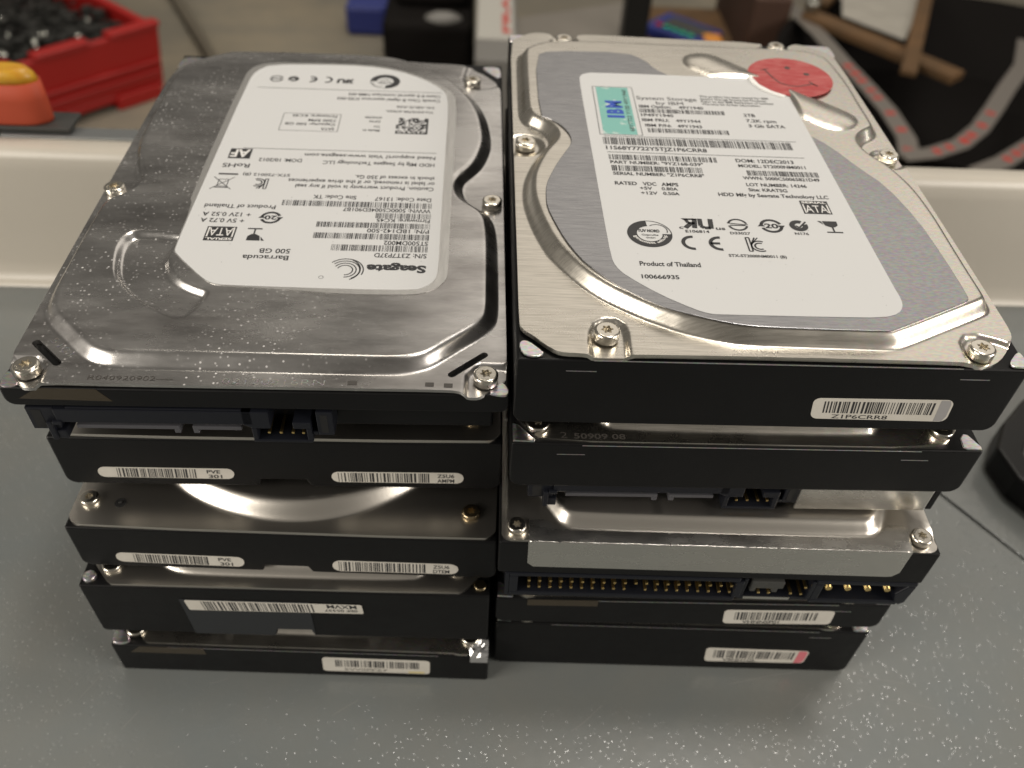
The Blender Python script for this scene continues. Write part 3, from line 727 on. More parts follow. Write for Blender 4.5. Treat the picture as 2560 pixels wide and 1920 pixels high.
# ---- R3: older drive with foil tape and forty-pin ribbon socket
zb = 45.9
R3 = thing('hard_drive', 'hard drive with foil tape over its front edge and a wide two-row gold pin socket', 'hard drive', (-1.7, -8.1, zb), -1.0, GRP_R)
body(R3, 56.4-zb, 68.6-zb, 146, r=.6)
b = MB(); b.box(.8, 101.0, 12.0, 144, 46.6-zb, 56.4-zb+.2); b.build('circuit_board_bay', M['black_cast'], R3, bevel=.5)
fl_ = [(.3, 140), (.3, 2.6), (1.2, .7), (3, .25), (98.6, .25), (100.6, .8), (101.3, 2.6), (101.3, 140), (97, 145.6), (5, 145.6)]
pl_ = [(4.5, 140), (4.5, 22), (12.4, 6.4), (14.5, 4.4), (17.5, 3.7), (48, 3.6), (84.0, 3.7), (87, 4.4), (89.5, 6.6), (96.5, 22), (96.5, 140)]
flat_cover(R3, fl_, pl_, 69.35-zb, 2.6, 'cover_dull', width=3.2, fine=.6, pads=((3.9, 3.9, 4.3), (97.6, 3.7, 4.6)), screws=[(4.0, 4.0, 70.3-zb, 2.2, 1.4, .2), (97.6, 3.8, 70.7-zb, 2.4, 1.7, .4), (98, 76, 71-zb), (3.6, 76, 71-zb)])
b = MB()
b.prism([(6.6, .1), (94.6, .1), (95.4, 6.2), (94.7, 7.3), (91.0, 7.5), (89.0, 5.4), (86.6, 3.5), (47.5, 3.3), (16.2, 3.3), (12.2, 5.0), (10.6, 6.0), (6.8, 6.0)], 69.38-zb, 69.50-zb)
front_prism(b, [(6.6, 69.5-zb), (94.6, 69.5-zb), (94.5, 61.0-zb), (93.2, 59.4-zb), (91.8, 59.2-zb), (8.2, 59.4-zb), (6.8, 60.8-zb)], -.16, .02)
foil = b.build('foil_tape', M['tape_foil'], R3, bevel=.05)
b = MB(); R = random.Random(5)
for i in range(26):
    x = R.choice((R.uniform(8, 40), R.uniform(50, 93))); b.cyl(x, .02, 69.4-zb, 69.58-zb, R.uniform(.15, .45), n=8)
b.tube([(6.8+i*.8, -.02+R.uniform(-.05, .05), 69.36-zb+R.uniform(-.05, .05)) for i in range(110)], .24, 8)
b.build('crease', M['tape_foil'], foil)
b = MB()
b.box(1.9, 2.9, -.1, 11, 46.6-zb, 56.2-zb); b.box(2.9, 58.2, -.1, 11, 54.9-zb, 56.2-zb); b.box(2.9, 58.2, -.1, 11, 46.6-zb, 48.2-zb); b.box(2.9, 5.0, -.1, 11, 48.2-zb, 54.9-zb)
b.box(57.4, 59.4, -.1, 11, 48.2-zb, 54.9-zb); b.box(5, 57.4, 8.5, 12, 48.2-zb, 54.9-zb)
sock = b.build('ribbon_socket', M['black_plastic'], R3, bevel=.25)
for r_, z in enumerate((52.7, 50.1)):
    for i in range(20):
        if i == 10 and r_ == 1: continue
        x = 7.7+i*(56.6-7.7)/19
        qq = MB().box(x-.32, x+.32, .15, 9, z-.32-zb, z+.32-zb); qq.build('pin', M['gold'], sock, bevel=.12)
b = MB(); b.box(59.4, 76.4, .6, 11, 46.8-zb, 48.0-zb); b.box(59.4, 60.4, .6, 11, 48-zb, 55.2-zb); b.box(75.6, 76.6, -.1, 11, 48-zb, 55.6-zb); b.box(60.4, 75.6, 8.5, 12, 48-zb, 54-zb); b.box(59.4, 76.4, 1.5, 11, 55.2-zb, 56.2-zb)
jb = b.build('jumper_block', M['black_plastic'], R3, bevel=.2)
for x, z in ((71.6, 50.2), (74.2, 50.0), (74.6, 52.9), (66.2, 50.2), (63.7, 50.2)):
    MB().box(x-.32, x+.32, .15, 9, z-.32-zb, z+.32-zb).build('pin', M['gold'], jb, bevel=.1)
b = MB(); b.box(61.6, 69.6, .7, 6, 51.2-zb, 54.0-zb); b.box(61.6, 63.0, .7, 6, 49.8-zb, 51.2-zb); b.box(66.9, 68.4, .7, 6, 49.6-zb, 51.2-zb); b.build('jumper_cap', M['dark_grey'], jb, bevel=.3)
b = MB(); b.box(60.6, 72, .5, 2, 46.9-zb, 47.9-zb); b.build('bright_edge', M['tape_foil'], jb)
b = MB(); b.box(76.6, 101.0, -.1, 11, 54.9-zb, 56.3-zb); b.box(76.6, 98.6, -.1, 11, 46.8-zb, 48.4-zb); b.box(76.6, 78.6, -.1, 11, 48.4-zb, 54.9-zb)
front_prism(b, [(99.0, 54.9-zb), (96.8, 51.4-zb), (97.6, 48.4-zb), (99.2, 46.8-zb), (100.4, 48-zb), (101.0, 54.9-zb)], -.1, 11); b.box(78.6, 98, 9.5, 12, 48.4-zb, 54.9-zb)
ps = b.build('power_socket', M['black_plastic'], R3, bevel=.3)
for x in (80.2, 84.9, 89.8, 94.6):
    MB().cyl(x, 52.9-zb, .2, 10, .75, n=16, ax='y').build('pin', M['gold'], ps)

# ---- R4 and R5: plain black-fronted drives
def plain_drive(zb, z0, zt, loc, rz, label, grp, zf, stk, ends, seed, code, lug=None, endmat=None, rad=1.3, flipped=False, bars=(.1, .85)):
    D = thing('hard_drive', label, 'hard drive', (loc[0], loc[1], zb), rz, grp)
    body(D, z0-zb, zt-zb, 146); side_screw_holes(D, 6)
    notch_marks(D, zt-zb, xs=(86.0,))
    fl_ = [(.6, 140), (.6, 9), (4, 5), (6, .9), (7.5, .25), (9.5, .3), (10.5, .8), (50, .8), (88, .8), (89, .35), (92.5, .3), (94.5, 2), (100, 8), (101, 10), (101, 140), (97, 145.6), (5, 145.6)]
    pl_ = [(4, 138), (4, 24), (16, 8), (22, 4.5), (78, 4.5), (84, 8), (97, 24), (97, 138), (91, 141), (10, 141)]
    flat_cover(D, fl_, pl_, zf-zb, 2.2, 'cover_nickel', screws=[(8.6, 3.4, zf-zb+1.3), (92.6, 3.6, zf-zb+1.3)])
    for p_ in ([(.3, .5), (4.2, .4), (4.3, 1.1), (1.4, 4.6), (.3, 5.0)], [(97.2, .5), (98.0, .3), (101.2, .3), (101.4, 1.2), (101.3, 4.2), (100.0, 5.2), (97.2, 3.0)]):
        b = MB(); b.prism(p_, zt-zb-.2, zt-zb+.5); b.build('corner_lug', M['cast_silver'], D, bevel=.25)
    L = stk[1][0]-stk[0][0]
    s_, T_ = qsticker(D, [(x, z-zb) for x, z in stk], rad, L)
    q = Ink(); q.bars(bars[0], bars[1], .28, .86, 34, seed)
    if code: q.text(code, .18, .52, .04, .2, bold=.02)
    q.build('printing', M['ink'], s_, T_)
    if endmat:
        q = Ink(); q.poly([(.90, .01), (.965, .02), (.99, .2), (.99, .85), (.97, .98), (.90, .99)]); q.build('tinted_end', M[endmat], s_, T_)
    return D
R4 = plain_drive(26.4, 28.2, 39.4, (-1.5, -5.0), -.42, 'thin black-fronted hard drive with plain cream sticker, directly under the two-row pin socket', GRP_R, 40.2, [(59.1, 36.0), (88.0, 36.3), (88.3, 29.7), (59.8, 29.4)], None, 21, 'VHNNSP01')
R5 = plain_drive(0, .5, 22.6, (-1.1, -2.1), -1.2, 'black hard drive with pink-ended barcode sticker at the bottom of the right stack', GRP_R, 23.3, [(59.2, 12.2), (88.4, 11.8), (88.2, 5.0), (59.9, 4.7)], None, 22, 'V9NH1GL', endmat='pink', bars=(.08, .87))
b = MB(); b.box(8, 26, -.05, 0, 36.6-26.4, 39.3-26.4); b.build('clear_film', M['amber_tape'], R4)

# ================================================================== LEFT STACK
# ---- L1: slim drive with the upside-down label
zb = 89.5
L1 = thing('hard_drive', 'slim hard drive with smeared silver cover and upside-down white label, top of the left stack', 'hard drive', (-102.4, .9, zb), .36, GRP_L)
Zt, Zf = 106.2-zb, 107.35-zb
body(L1, 101.0-zb, Zt, 149.5, r=2.2)
b = MB(); b.box(3.2, 98.6, 5.6, 146, 90.6-zb, 101.0-zb+.2); b.build('circuit_board_bay', M['black_cast'], L1, bevel=.5)
b = MB(); b.box(66, 82, 5.2, 5.5, 98.4-zb, 100.8-zb); b.build('copper_shim', mat('copper_tinted_film', (.22, .09, .04), .35, .4), L1)
sata_connector(L1, 0, 91.0-zb, yf=-.2)
L1_fl = [(91.6, 146.6), (94.0, 143.1), (95.8, 142.0), (101.0, 134.5), (101.1, 115.6), (101.1, 73.7), (101.1, 20.3), (101.1, 14.3), (101.0, 4.6), (100.5, 3.6), (99.0, 2.4), (97.1, .6), (95.4, -.9), (93.1, -.9), (92.3, -.7), (91.2, .1), (87.5, .3), (73.6, .3), (57.4, .3), (41.5, .35), (21.9, .4), (8.6, .5), (8.0, -.1), (5.8, -.3), (4.4, .1), (2.0, 2.6), (.5, 4.9), (.3, 6.9), (.2, 11.4), (.2, 20.3), (.1, 41.4), (.1, 61.1), (0, 104.9), (.2, 137.5), (5.4, 142.4), (10.3, 145.8), (15.2, 148.4), (40.4, 149.6), (63.6, 149.2), (70.7, 147.6)]
L1_pl = [(.9, 27.8), (1.6, 22.0), (3.7, 18.1), (6.5, 15.1), (9.7, 12.0), (12.6, 9.1), (15.0, 6.9), (17.3, 5.7), (20.2, 4.9), (24.8, 4.7), (37.1, 4.6), (67.8, 4.3), (74.8, 4.2), (80.1, 4.4), (83.6, 5.4), (86.2, 6.8), (90.6, 11.1), (96.1, 15.9), (98.5, 19.3), (99.3, 22.8), (99.4, 30.4), (99.4, 45.4), (99.2, 52.4), (98.7, 57.9), (97.5, 61.6), (95.4, 64.2), (92.5, 66.9), (91.1, 69.5), (90.6, 73.2), (91.2, 76.1), (93.0, 78.7), (95.8, 84.1), (97.4, 90.5), (98.2, 96.7), (97.4, 106.8), (96.3, 113.1), (94.2, 120.1), (90.3, 127.7), (87.4, 132.2), (83.9, 136.3), (77.9, 141.9), (70.7, 146.6), (63.6, 148.6), (40.5, 149.1), (17.4, 148.3), (15.3, 147.6), (10.6, 144.6), (5.7, 141.0), (2.9, 137.5), (1.6, 132.7), (1.2, 126.9), (1.2, 119.0), (1.2, 108.7), (1.2, 97.4), (1.9, 88.9), (3.5, 82.2), (5.7, 75.9), (7.4, 72.7), (6.9, 69.0), (5.2, 66.3), (2.2, 63.8), (1.1, 60.5), (.9, 55.5), (.9, 45.5), (.9, 35.0)]
L1_drop = [(12.5, 36.9), (11.6, 41.7), (11.7, 45.7), (13.0, 48.3), (15.2, 49.1), (24.6, 48.2), (26.4, 47.2), (25.4, 44.0), (24.3, 41.2), (25.0, 36.7), (27.2, 32.6), (30.1, 30.0), (33.2, 28.3), (35.6, 27.4), (36.3, 25.7), (33.8, 19.0), (32.2, 17.9), (29.8, 18.1), (26.7, 19.7), (22.2, 22.7), (18.6, 25.8), (15.4, 29.6), (13.7, 32.7)]
pL = [(-4, 8.4), (5.4, 8.8), (8.6, 6.4), (8.6, -4), (-4, -4)]
pR = [(95.0, 8.4), (104, 8.2), (104, -4), (91.9, -4), (92.2, 5.1)]
drop_c = chaikin(L1_drop, 2)
def capsule(a, b_, r, n=6):
    an = math.atan2(b_[1]-a[1], b_[0]-a[0]); o = []
    for i in range(n+1): t = an+math.pi/2+math.pi*i/n; o.append((a[0]+r*math.cos(t), a[1]+r*math.sin(t)))
    for i in range(n+1): t = an-math.pi/2+math.pi*i/n; o.append((b_[0]+r*math.cos(t), b_[1]+r*math.sin(t)))
    return o
slots = [capsule((3.7, 12.0), (9.9, 6.1), .85), capsule((89.7, 4.7), (96.4, 10.8), .8)]
notR = [(90.8, 152), (88.8, 137.5), (90.0, 132.5), (94, 130), (98, 131), (106, 136), (106, 152)]
def h_L1(P):
    h = 2.55*crest(sdf(P, chaikin(L1_pl, 2))/3.2)
    h = h-1.5*sstep(sdf(P, drop_c)/1.9+.1)
    for pd in (pL, pR): h = h-.9*sstep(sdf(P, pd)/1.2)
    return h-.8*sstep(sdf(P, notR)/1.3)*(sdf(P, chaikin(L1_pl, 2)) < 0)
L1cov = sheet('cover', L1_fl, Zf, [(chaikin(L1_pl, 2), 3.5), (drop_c, 2.2), (pL, 1.5), (pR, 1.5), (notR, 1.6)] + [(s_, 1) for s_ in slots], M['cover_steel'], L1, hfun=h_L1, fine=.5, holes=slots, lip=.75)
Zp = Zf+2.55
L1_sh = [(29.4, 138.3), (25.1, 135.1), (23.7, 128.6), (23.3, 63.5), (24.6, 59.7), (24.75, 41.8), (25.4, 39.9), (33.8, 30.8), (36.3, 29.2), (38.8, 28.7), (56.6, 27.6), (65.4, 26.8), (78.7, 26.9), (82.5, 27.5), (85.8, 29.6), (87.6, 32.5), (88.0, 35.8), (87.8, 72.9), (88.0, 88.1), (87.9, 117.2), (86.1, 123.4), (79.5, 130.0), (69.4, 136.6), (59.3, 139.1), (44.8, 139.1)]
L1_wh = [(30.4, 136.9), (26.6, 132.3), (25.6, 126.0), (25.0, 63), (24.95, 41.9), (25.7, 40.0), (33.9, 31.0), (36.3, 29.45), (38.9, 29.0), (65.2, 28.5), (80.6, 28.6), (83.3, 29.9), (85.0, 32.1), (85.7, 35.2), (85.6, 54.1), (85.5, 87.9), (85.6, 105.5), (85.2, 119.0), (83.4, 124.2), (77.5, 130.4), (69.5, 135.4), (59.4, 138.0), (45.1, 137.9)]
b = MB(); b.prism(chaikin(L1_sh, 1), Zp+.02, Zp+.10); lab = b.build('label', M['label_silver'], L1)
b = MB(); b.prism(chaikin(L1_wh, 1), Zp+.1, Zp+.14); b.build('white_field', M['label_white'], lab)
k = Ink(); w = Ink()
k.ctext('Seagate', 82.9, 69.4, 36.0, 2.7, bold=.045)
for i, (r_, a0, a1) in enumerate(((4.3, 100, 262), (3.5, 100, 300), (2.7, 90, 330), (1.9, 80, 330))):
    k.arc(64.6, 35.2, r_-.28, r_, 180-a1+60, 180-a0+60, n=36)
k.arc(63.9, 35.4, 4.0, 4.3, -60, 60, n=24).arc(59.6, 32.4, .45, .55, n=16)
for s_, x0, x1, y, c in (('S/N: Z3T7P37D', 82.8, 70.7, 41.0, 1.7), ('ST500DM002', 82.9, 72.5, 45.9, 1.7), ('P/N: 1BD142-500', 82.9, 68.1, 50.7, 1.6), ('Firmware: KC45', 82.9, 70.0, 55.1, 1.5), ('WWN: 5000C5004ED901B7', 82.9, 61.4, 59.4, 1.6), ('Date Code: 13167', 82.8, 68.7, 64.3, 1.7), ('Site Code: TK', 64.1, 53.3, 64.6, 1.7),
    ('Caution. Product warranty is void if any seal', 83.2, 48.2, 69.3, 1.7), ('or label is removed, or if the drive experiences', 83.3, 46.0, 71.8, 1.7), ('shock in excess of 350 Gs.', 83.2, 62.7, 74.3, 1.7), ('HDD Mfg by Seagate Technology LLC', 82.9, 53.6, 80.9, 1.7), ('DOM: 10/2012', 48.0, 36.8, 81.4, 1.7), ('Need support? Visit www.seagate.com', 83.0, 48.3, 84.4, 1.7),
    ('RoHS', 35.0, 28.0, 78.2, 2.0), ('STX-720012 (B)', 46.1, 34.1, 74.1, 1.3), ('Product of Thailand', 44.9, 27.7, 59.5, 1.7), ('+ 12V 0.52 A', 39.6, 28.0, 56.0, 1.7), ('+ 5V 0.72 A', 38.5, 28.1, 53.4, 1.7), ('500 GB', 51.3, 44.2, 41.7, 1.8), ('Barracuda', 51.3, 40.8, 39.1, 1.8),
    ('SATA', 54.3, 50.6, 98.4, 1.4), ('Capacity: 500 GB', 54.3, 40.4, 100.8, 1.4), ('7200 RPM', 54.3, 46.6, 103.1, 1.4), ('Firmware: KC45', 54.3, 41.8, 105.5, 1.4), ('Made in', 66.9, 62.2, 98.3, 1.2), ('TH', 66.9, 65.2, 100.6, 1.2), ('DP/N', 66.6, 63.6, 103.4, 1.2), ('0W07SR', 66.9, 62.0, 105.7, 1.2),
    ('TH-0W07SR-67033-', 81.4, 67.6, 109.6, 1.3), ('34L-08US-A06', 81.6, 70.6, 112.3, 1.3), ('Canada Class B digital apparatus ICES-003', 83.0, 53.0, 116.4, 1.6), ('Classe B & appareil numerique NMB-003', 83.0, 56.0, 119.2, 1.6)):
    k.ctext(s_, x0, x1, y, c, bold=.015)
k.bars(60.5, 82.9, 42.5, 44.9, 62, 31).bars(55.7, 83.0, 47.2, 49.5, 74, 32).bars(55.8, 83.0, 51.8, 54.0, 74, 33).bars(69.6, 83.0, 56.0, 58.2, 36, 34).bars(46.2, 83.0, 60.5, 62.9, 80, 35)
k.rect(31.8, 83.2, 87.0, 87.2).rect(29.0, 83.4, 121.6, 121.8).frame(39.2, 55.4, 97.0, 106.9, .15).rect(28.0, 32.9, 73.7, 74.4)
k.rect(28.6, 34.3, 81.7, 86.7); w.text('AF', 33.9, 29.0, 86.1, 3.8, rot=180, bold=.03)
k.turned(44.5, 55.1, lambda q_: g_twenty(q_, 44.5, 55.1, 2.5)); k.turned(42.3, 48.1, lambda q_: g_glass(q_, 40.0, 44.6, 45.6, 50.6))
kk = Ink(); ww = Ink(); g_sata(kk, ww, 30.5, 37.4, 45.2, 50.9); k.add([(67.9-x, 96.1-y) for x, y in kk.v], kk.f); w.add([(67.9-x, 96.1-y) for x, y in ww.v], ww.f)
k.turned(39.6, 69.9, lambda q_: g_kc(q_, 38.0, 41.2, 67.6, 72.2))
k.frame(28.6, 31.2, 68.3, 71.6, .2).rect(28.2, 31.6, 67.6, 68.0).line([(27.2, 72.6), (32.4, 67.0)], .22).line([(32.4, 72.6), (27.2, 67.0)], .22)
g_seal_ = lambda q_: g_seal(q_, 66.0, 128.0, 4.6, 'TUV NORD'); k.turned(66.0, 128.0, g_seal_)
k.turned(54.2, 127.4, lambda q_: g_ru(q_, 51.6, 57.0, 126.2, 128.8)); k.turned(46.8, 127.9, lambda q_: g_ce(q_, 46.8, 127.9, 2.0)); k.turned(38.6, 127.8, lambda q_: g_tick(q_, 38.6, 127.8, 1.6)); k.turned(33.6, 127.6, lambda q_: g_ring_minus(q_, 33.6, 127.6, 2.0))
R = random.Random(9)
for i in range(16):      # dense square matrix mark
    for j in range(16):
        if R.random() < .5 or i == 0 or j == 0:
            x, y = 80.2-i*.56, 97.0+j*.56; k.rect(x-.56, x, y, y+.56)
for i in range(30):
    x, y = random.uniform(27, 84), random.uniform(30, 90); k.rect(x, x+.1, y, y+.2)
k.build('printing', M['ink'], lab, lambda u, v: (u, v, Zp+.17)); w.build('printing', M['ink_white'], lab, lambda u, v: (u, v, Zp+.20))
for x, y, z, t, d in ((4.9, 4.0, 109.0, .3, True), (96.7, 3.6, 109.0, .15, True), (98.2, 66.9, 109.2, .3, False), (3.0, 68.6, 109.2, .2, True), (92.4, 134.0, 109.0, .4, True)):
    screw(L1, x, y, z-zb, turn=t, h=2.2, dots=d)
for p_ in ([(96.9, .4), (99.6, 3.4), (100.4, 3.6), (101.4, 1.7), (101.4, .5), (100.9, -.2), (99.7, -.3)], [(.2, .6), (.2, 4.4), (1.0, 4.4), (2.4, 2.6), (4.0, .9), (3.0, .2), (1.0, .1)], [(95, 147.5), (97, 144), (101.3, 139), (101.3, 146), (100, 148)], [(.2, 139), (4, 143.5), (8, 147), (2, 148), (.2, 146)]):
    b = MB(); b.prism(chaikin(p_, 1), Zt-.2, Zt+.3); b.build('corner_lug', M['cast_silver'], L1, bevel=.15)
q = Ink(); q.rect(68.8, 70.7, 1.2, 2.4).rect(84.4, 86.2, 1.1, 2.3).rect(88.2, 90.0, .9, 2.1); q.text('R040920902----', 17.3, 34.0, 1.5, 1.3, bold=.0)
q.build('stamped_number', M['ink_grey'], L1, lambda u, v: (u, v, Zf+.05))
q = Ink(); q.text('02120816RN', 43.8, 64.2, .9, 1.7, bold=-.02)
me_T = lambda u, v: (u, v, Zf+.06)
q.build('embossed_number', M['cast_silver'], L1, me_T)
q = Ink(); vs, fs = text_mesh('5101', -.02); x0 = min(v[0] for v in vs); x1 = max(v[0] for v in vs); ca, sa = math.cos(math.radians(-42)), math.sin(math.radians(-42))
q.add([(6.2+((v[0]-x0)/(x1-x0)*7)*ca-(v[1]/.729*1.7)*sa, 12.6+((v[0]-x0)/(x1-x0)*7)*sa+(v[1]/.729*1.7)*ca) for v in vs], fs); q.build('embossed_number', M['cast_silver'], L1, me_T)
b = MB(); front_prism(b, [(3.2, 103.2-zb), (7.4, 106.15-zb), (19.0, 106.15-zb), (21.5, 102.8-zb)], -.07, .01); b.build('amber_film', M['amber_tape'], L1)

# ---- L2, L3: pair with round platter covers and two pill-shaped stickers
def pill_drive(zb, z0, zt, zf, loc, rz, label, S1, S2, notch, codes, plz, scr):
    D = thing('hard_drive', label, 'hard drive', (loc[0], loc[1], zb), rz, GRP_L)
    body(D, z0-zb, zt-zb, 146, cut=((notch[0], notch[1], notch[2]),), r=2.4); side_screw_holes(D, 6)
    fl_ = [(.25, 140), (.25, 3.6), (1.3, 1.3), (3.6, .2), (98, .2), (100.4, 1.2), (101.3, 3.4), (101.3, 140), (97, 145.6), (5, 145.6)]
    cx, cy, r_ = 51.0, 49.8, 46.8
    arc = [(cx+r_*math.cos(math.radians(a)), cy+r_*math.sin(math.radians(a))) for a in range(180, 361, 2)]
    pl_ = arc+[(97.5, 138), (92, 142), (10, 142), (4.4, 138)]
    c = flat_cover(D, fl_, pl_, zf-zb, plz, 'cover_dull', width=4.6, fine=.7, round_=0, screws=[(3.9, 7.6, zf+1.3-zb, 2.2), (95.0, 7.4, zf+1.2-zb, 2.2, 1.5, .3, 'bronze_screw')])
    qd = MB().cyl(11.3, 6.9, zf-zb+.02, zf-zb+.12, 1.35, n=24).cyl(11.3, 6.9, zf-zb+.12, zf-zb+.7, .5, .3, n=12); qd.build('alignment_hole', M['dark_hole'], D)
    for i, (S_, cc) in enumerate(((S1, codes[0]), (S2, codes[1]))):
        L = S_[1][0]-S_[0][0]; hh = abs(S_[0][1]-S_[3][1])
        s_, T_ = qsticker(D, [(x, z-zb) for x, z in S_], hh*.47, L)
        q = Ink(); q.bars(.14 if i == 0 else .05, .72 if i == 0 else .74, .05, .93, 36, 41+i+int(zb))
        q.text(cc[0], .80, .90 if i == 0 else .93, .54, .34, bold=.02).text(cc[1], .81 if i == 0 else .80, .91 if i == 0 else .93, .08, .34, bold=.02); q.build('printing', M['ink'], s_, T_)
    return D
L2 = pill_drive(66.3, 67.4, 83.7, 84.6, (-103.0, 7.6), .12, 'black-fronted hard drive with two pill-shaped stickers, directly below the slim smeared top drive',
    [(8.4, 73.7), (39.5, 73.7), (39.2, 70.0), (8.0, 70.1)], [(61.9, 73.2), (92.8, 73.5), (92.8, 69.6), (61.9, 69.5)], (44.6, 56.7, 2.4), (('PVE', '301'), ('Z5U6', 'AMPM')), 3.6, None)
L3 = pill_drive(44.9, 45.3, 61.0, 61.9, (-103.4, -.4), -1.42, 'hard drive with bare metal front ledge, round platter bulge and two pill-shaped stickers',
    [(9.2, 51.3), (40.1, 51.0), (39.8, 46.9), (8.9, 47.5)], [(61.6, 51.0), (92.3, 51.1), (92.3, 46.8), (61.4, 46.5)], (44.2, 56.2, 2.3), (('PVE', '301'), ('Z5U6', 'DTEM')), 3.6, None)

# ---- L4
zb = 19.1
L4 = thing('hard_drive', 'black hard drive with one long square-cornered barcode sticker and chamfered silver cover', 'hard drive', (-104.8, -4.0, zb), -1.02, GRP_L)
body(L4, 19.7-zb, 41.6-zb, 146, cut=((45.7, 55.8, 3.4),), r=1.6); side_screw_holes(L4, 7)
fl_ = [(.6, 138), (.6, 8.4), (3.6, 4.6), (7.6, .35), (9.5, .3), (93.6, .3), (95.0, .9), (100.2, 6.5), (101, 9), (101, 140), (96, 145.6), (6, 145.6)]
pl_ = [(4, 138), (4, 24), (16.5, 7.6), (22.4, 3.9), (30, 3.4), (81.6, 3.4), (85.2, 4.8), (88.6, 8), (97, 24), (97, 138), (90, 141), (10, 141)]
flat_cover(L4, fl_, pl_, 42.3-zb, 2.6, 'cover_dull', width=2.6, screws=[(6.9, 5.6, 43.4-zb, 2.4), (93.5, 7.5, 43.4-zb)], fine=.6)
for x, y, m_ in ((2.2, 2.4, 'cast_silver'), (99.2, 2.8, 'bronze_screw')):
    MB().cyl(x, y, 41.4-zb, 42.6-zb, 1.7, 1.5, n=24).build('corner_post', M[m_], L4, bevel=.2)
b = MB(); front_prism(b, [(23.6, 36.6-zb), (24.4, 19.9-zb), (45.4, 19.9-zb), (46.2, 23.2-zb), (55.2, 23.2-zb), (56, 19.9-zb), (56, 36.6-zb)], -.25, .05); b.build('black_seal', mat('charcoal_tape', (.016, .018, .021), .5), L4, bevel=.1)
s_, T_ = qsticker(L4, [(x, z-zb) for x, z in ((24.8, 36.5), (69.3, 36.3), (69.6, 32.2), (25.4, 32.0))], .5, 44.0, y=-.25)
q = Ink(); q.bars(.09, .72, .04, .95, 40, 51)
q.text('MXVM', .97, .80, .96, .42, rot=180, bold=.02).text('0EF 05337', .97, .78, .44, .26, rot=180, bold=.02); q.build('printing', M['ink'], s_, T_)

# ---- L5
zb = 0
L5 = thing('hard_drive', 'slim black hard drive with crumpled taped corner at the bottom of the left stack', 'hard drive', (-104.3, -5.1, zb), -1.46, GRP_L)
body(L5, .4, 13.9, 146, r=.8); notch_marks(L5, 13.9, xs=())
fl_ = [(.6, 138), (.6, 9), (6.5, 4), (9.0, 1.0), (10.5, .5), (91.5, .5), (93.2, .1), (96.5, .1), (99, 4), (101, 7), (101, 140), (96, 145.6), (6, 145.6)]
pl_ = [(4, 138), (4, 24), (16, 8), (24, 4.2), (78, 4.2), (84, 8), (97, 24), (97, 138), (90, 141), (10, 141)]
flat_cover(L5, fl_, pl_, 14.9, 2.4, 'cover_nickel', screws=[(6.0, 4.4, 16.2), (96.5, 5.0, 16.2)])
for p_ in ([(.2, .6), (.2, 4.8), (2.2, 4.6), (5.0, 1.8), (4.8, .6), (2.5, .1)], [(96.4, .6), (99.2, 4.6), (101.3, 4.6), (101.5, .8), (100.6, -.3), (98.6, -.5)]):
    b = MB(); b.prism(chaikin(p_, 1), 13.7, 14.5); b.build('corner_lug', M['cast_silver'], L5, bevel=.3)
R = random.Random(12); b = MB()
N_ = 6; grid = [[(96.6+i*.95+R.uniform(-.2, .2), -.5+j*.95, 14.9+R.uniform(-.1, 1.1)-(.9 if j == 0 else 0)) for i in range(N_)] for j in range(N_)]
vs = [p for row in grid for p in row]; fs = [(j*N_+i, j*N_+i+1, (j+1)*N_+i+1, (j+1)*N_+i) for j in range(N_-1) for i in range(N_-1)]
b.add(vs, fs); b.add([(p[0], p[1]-.3, 12.2) for p in grid[0]], []); k0 = len(vs)
for i in range(N_-1): b.f.append([k0+i, k0+i+1, i+1, i]); b.sm.append(False)
b.build('crumpled_tape', mat('crumpled_clear_tape', (.45, .45, .45), .08, .6), L5)
b = MB(); front_prism(b, [(4.5, 10.4), (7.6, 13.6), (24.5, 13.6), (25, 10.4)], -.06, .01); b.build('amber_film', M['amber_tape'], L5)
s_, T_ = qsticker(L5, [(56.2, 10.9), (85.6, 10.6), (85.4, 3.2), (55.9, 3.3)], 1.2, 29.4)
q = Ink(); q.bars(.12, .9, .36, .86, 36, 61); q.text('5VV0PFZ7', .2, .6, .08, .18, bold=0); q.build('printing', M['ink'], s_, T_)
q = Ink(); q.rect(.80, .95, .04, .16); q.build('tinted_end', M['yellow_end'], s_, T_)

# ================================================================== AROUND THE WORKTOP
# black L-shaped bracket lying on the panel
def ribbon(b, pts, w, z0, z1):
    P = [Vector((x, y)) for x, y in pts]; Lp = []; Rp = []
    for i, p in enumerate(P):
        t = (P[min(i+1, len(P)-1)]-P[max(i-1, 0)]).normalized(); n_ = Vector((-t.y, t.x)); Lp.append(tuple(p+n_*w/2)); Rp.append(tuple(p-n_*w/2))
    b.prism(Lp+Rp[::-1], z0, z1); return b
b = MB(); ribbon(b, [(236, 118), (214, 106), (196, 93.5), (184, 82), (177.6, 72), (179, 62), (190, 44), (205, 22), (222, -2)], 9.5, 1.0, 12)
tag(b.build('bracket', M['black_gloss'], bevel=1.6, seg=3), 'bent black plastic bracket lying on the worktop right of the stacks', 'bracket')
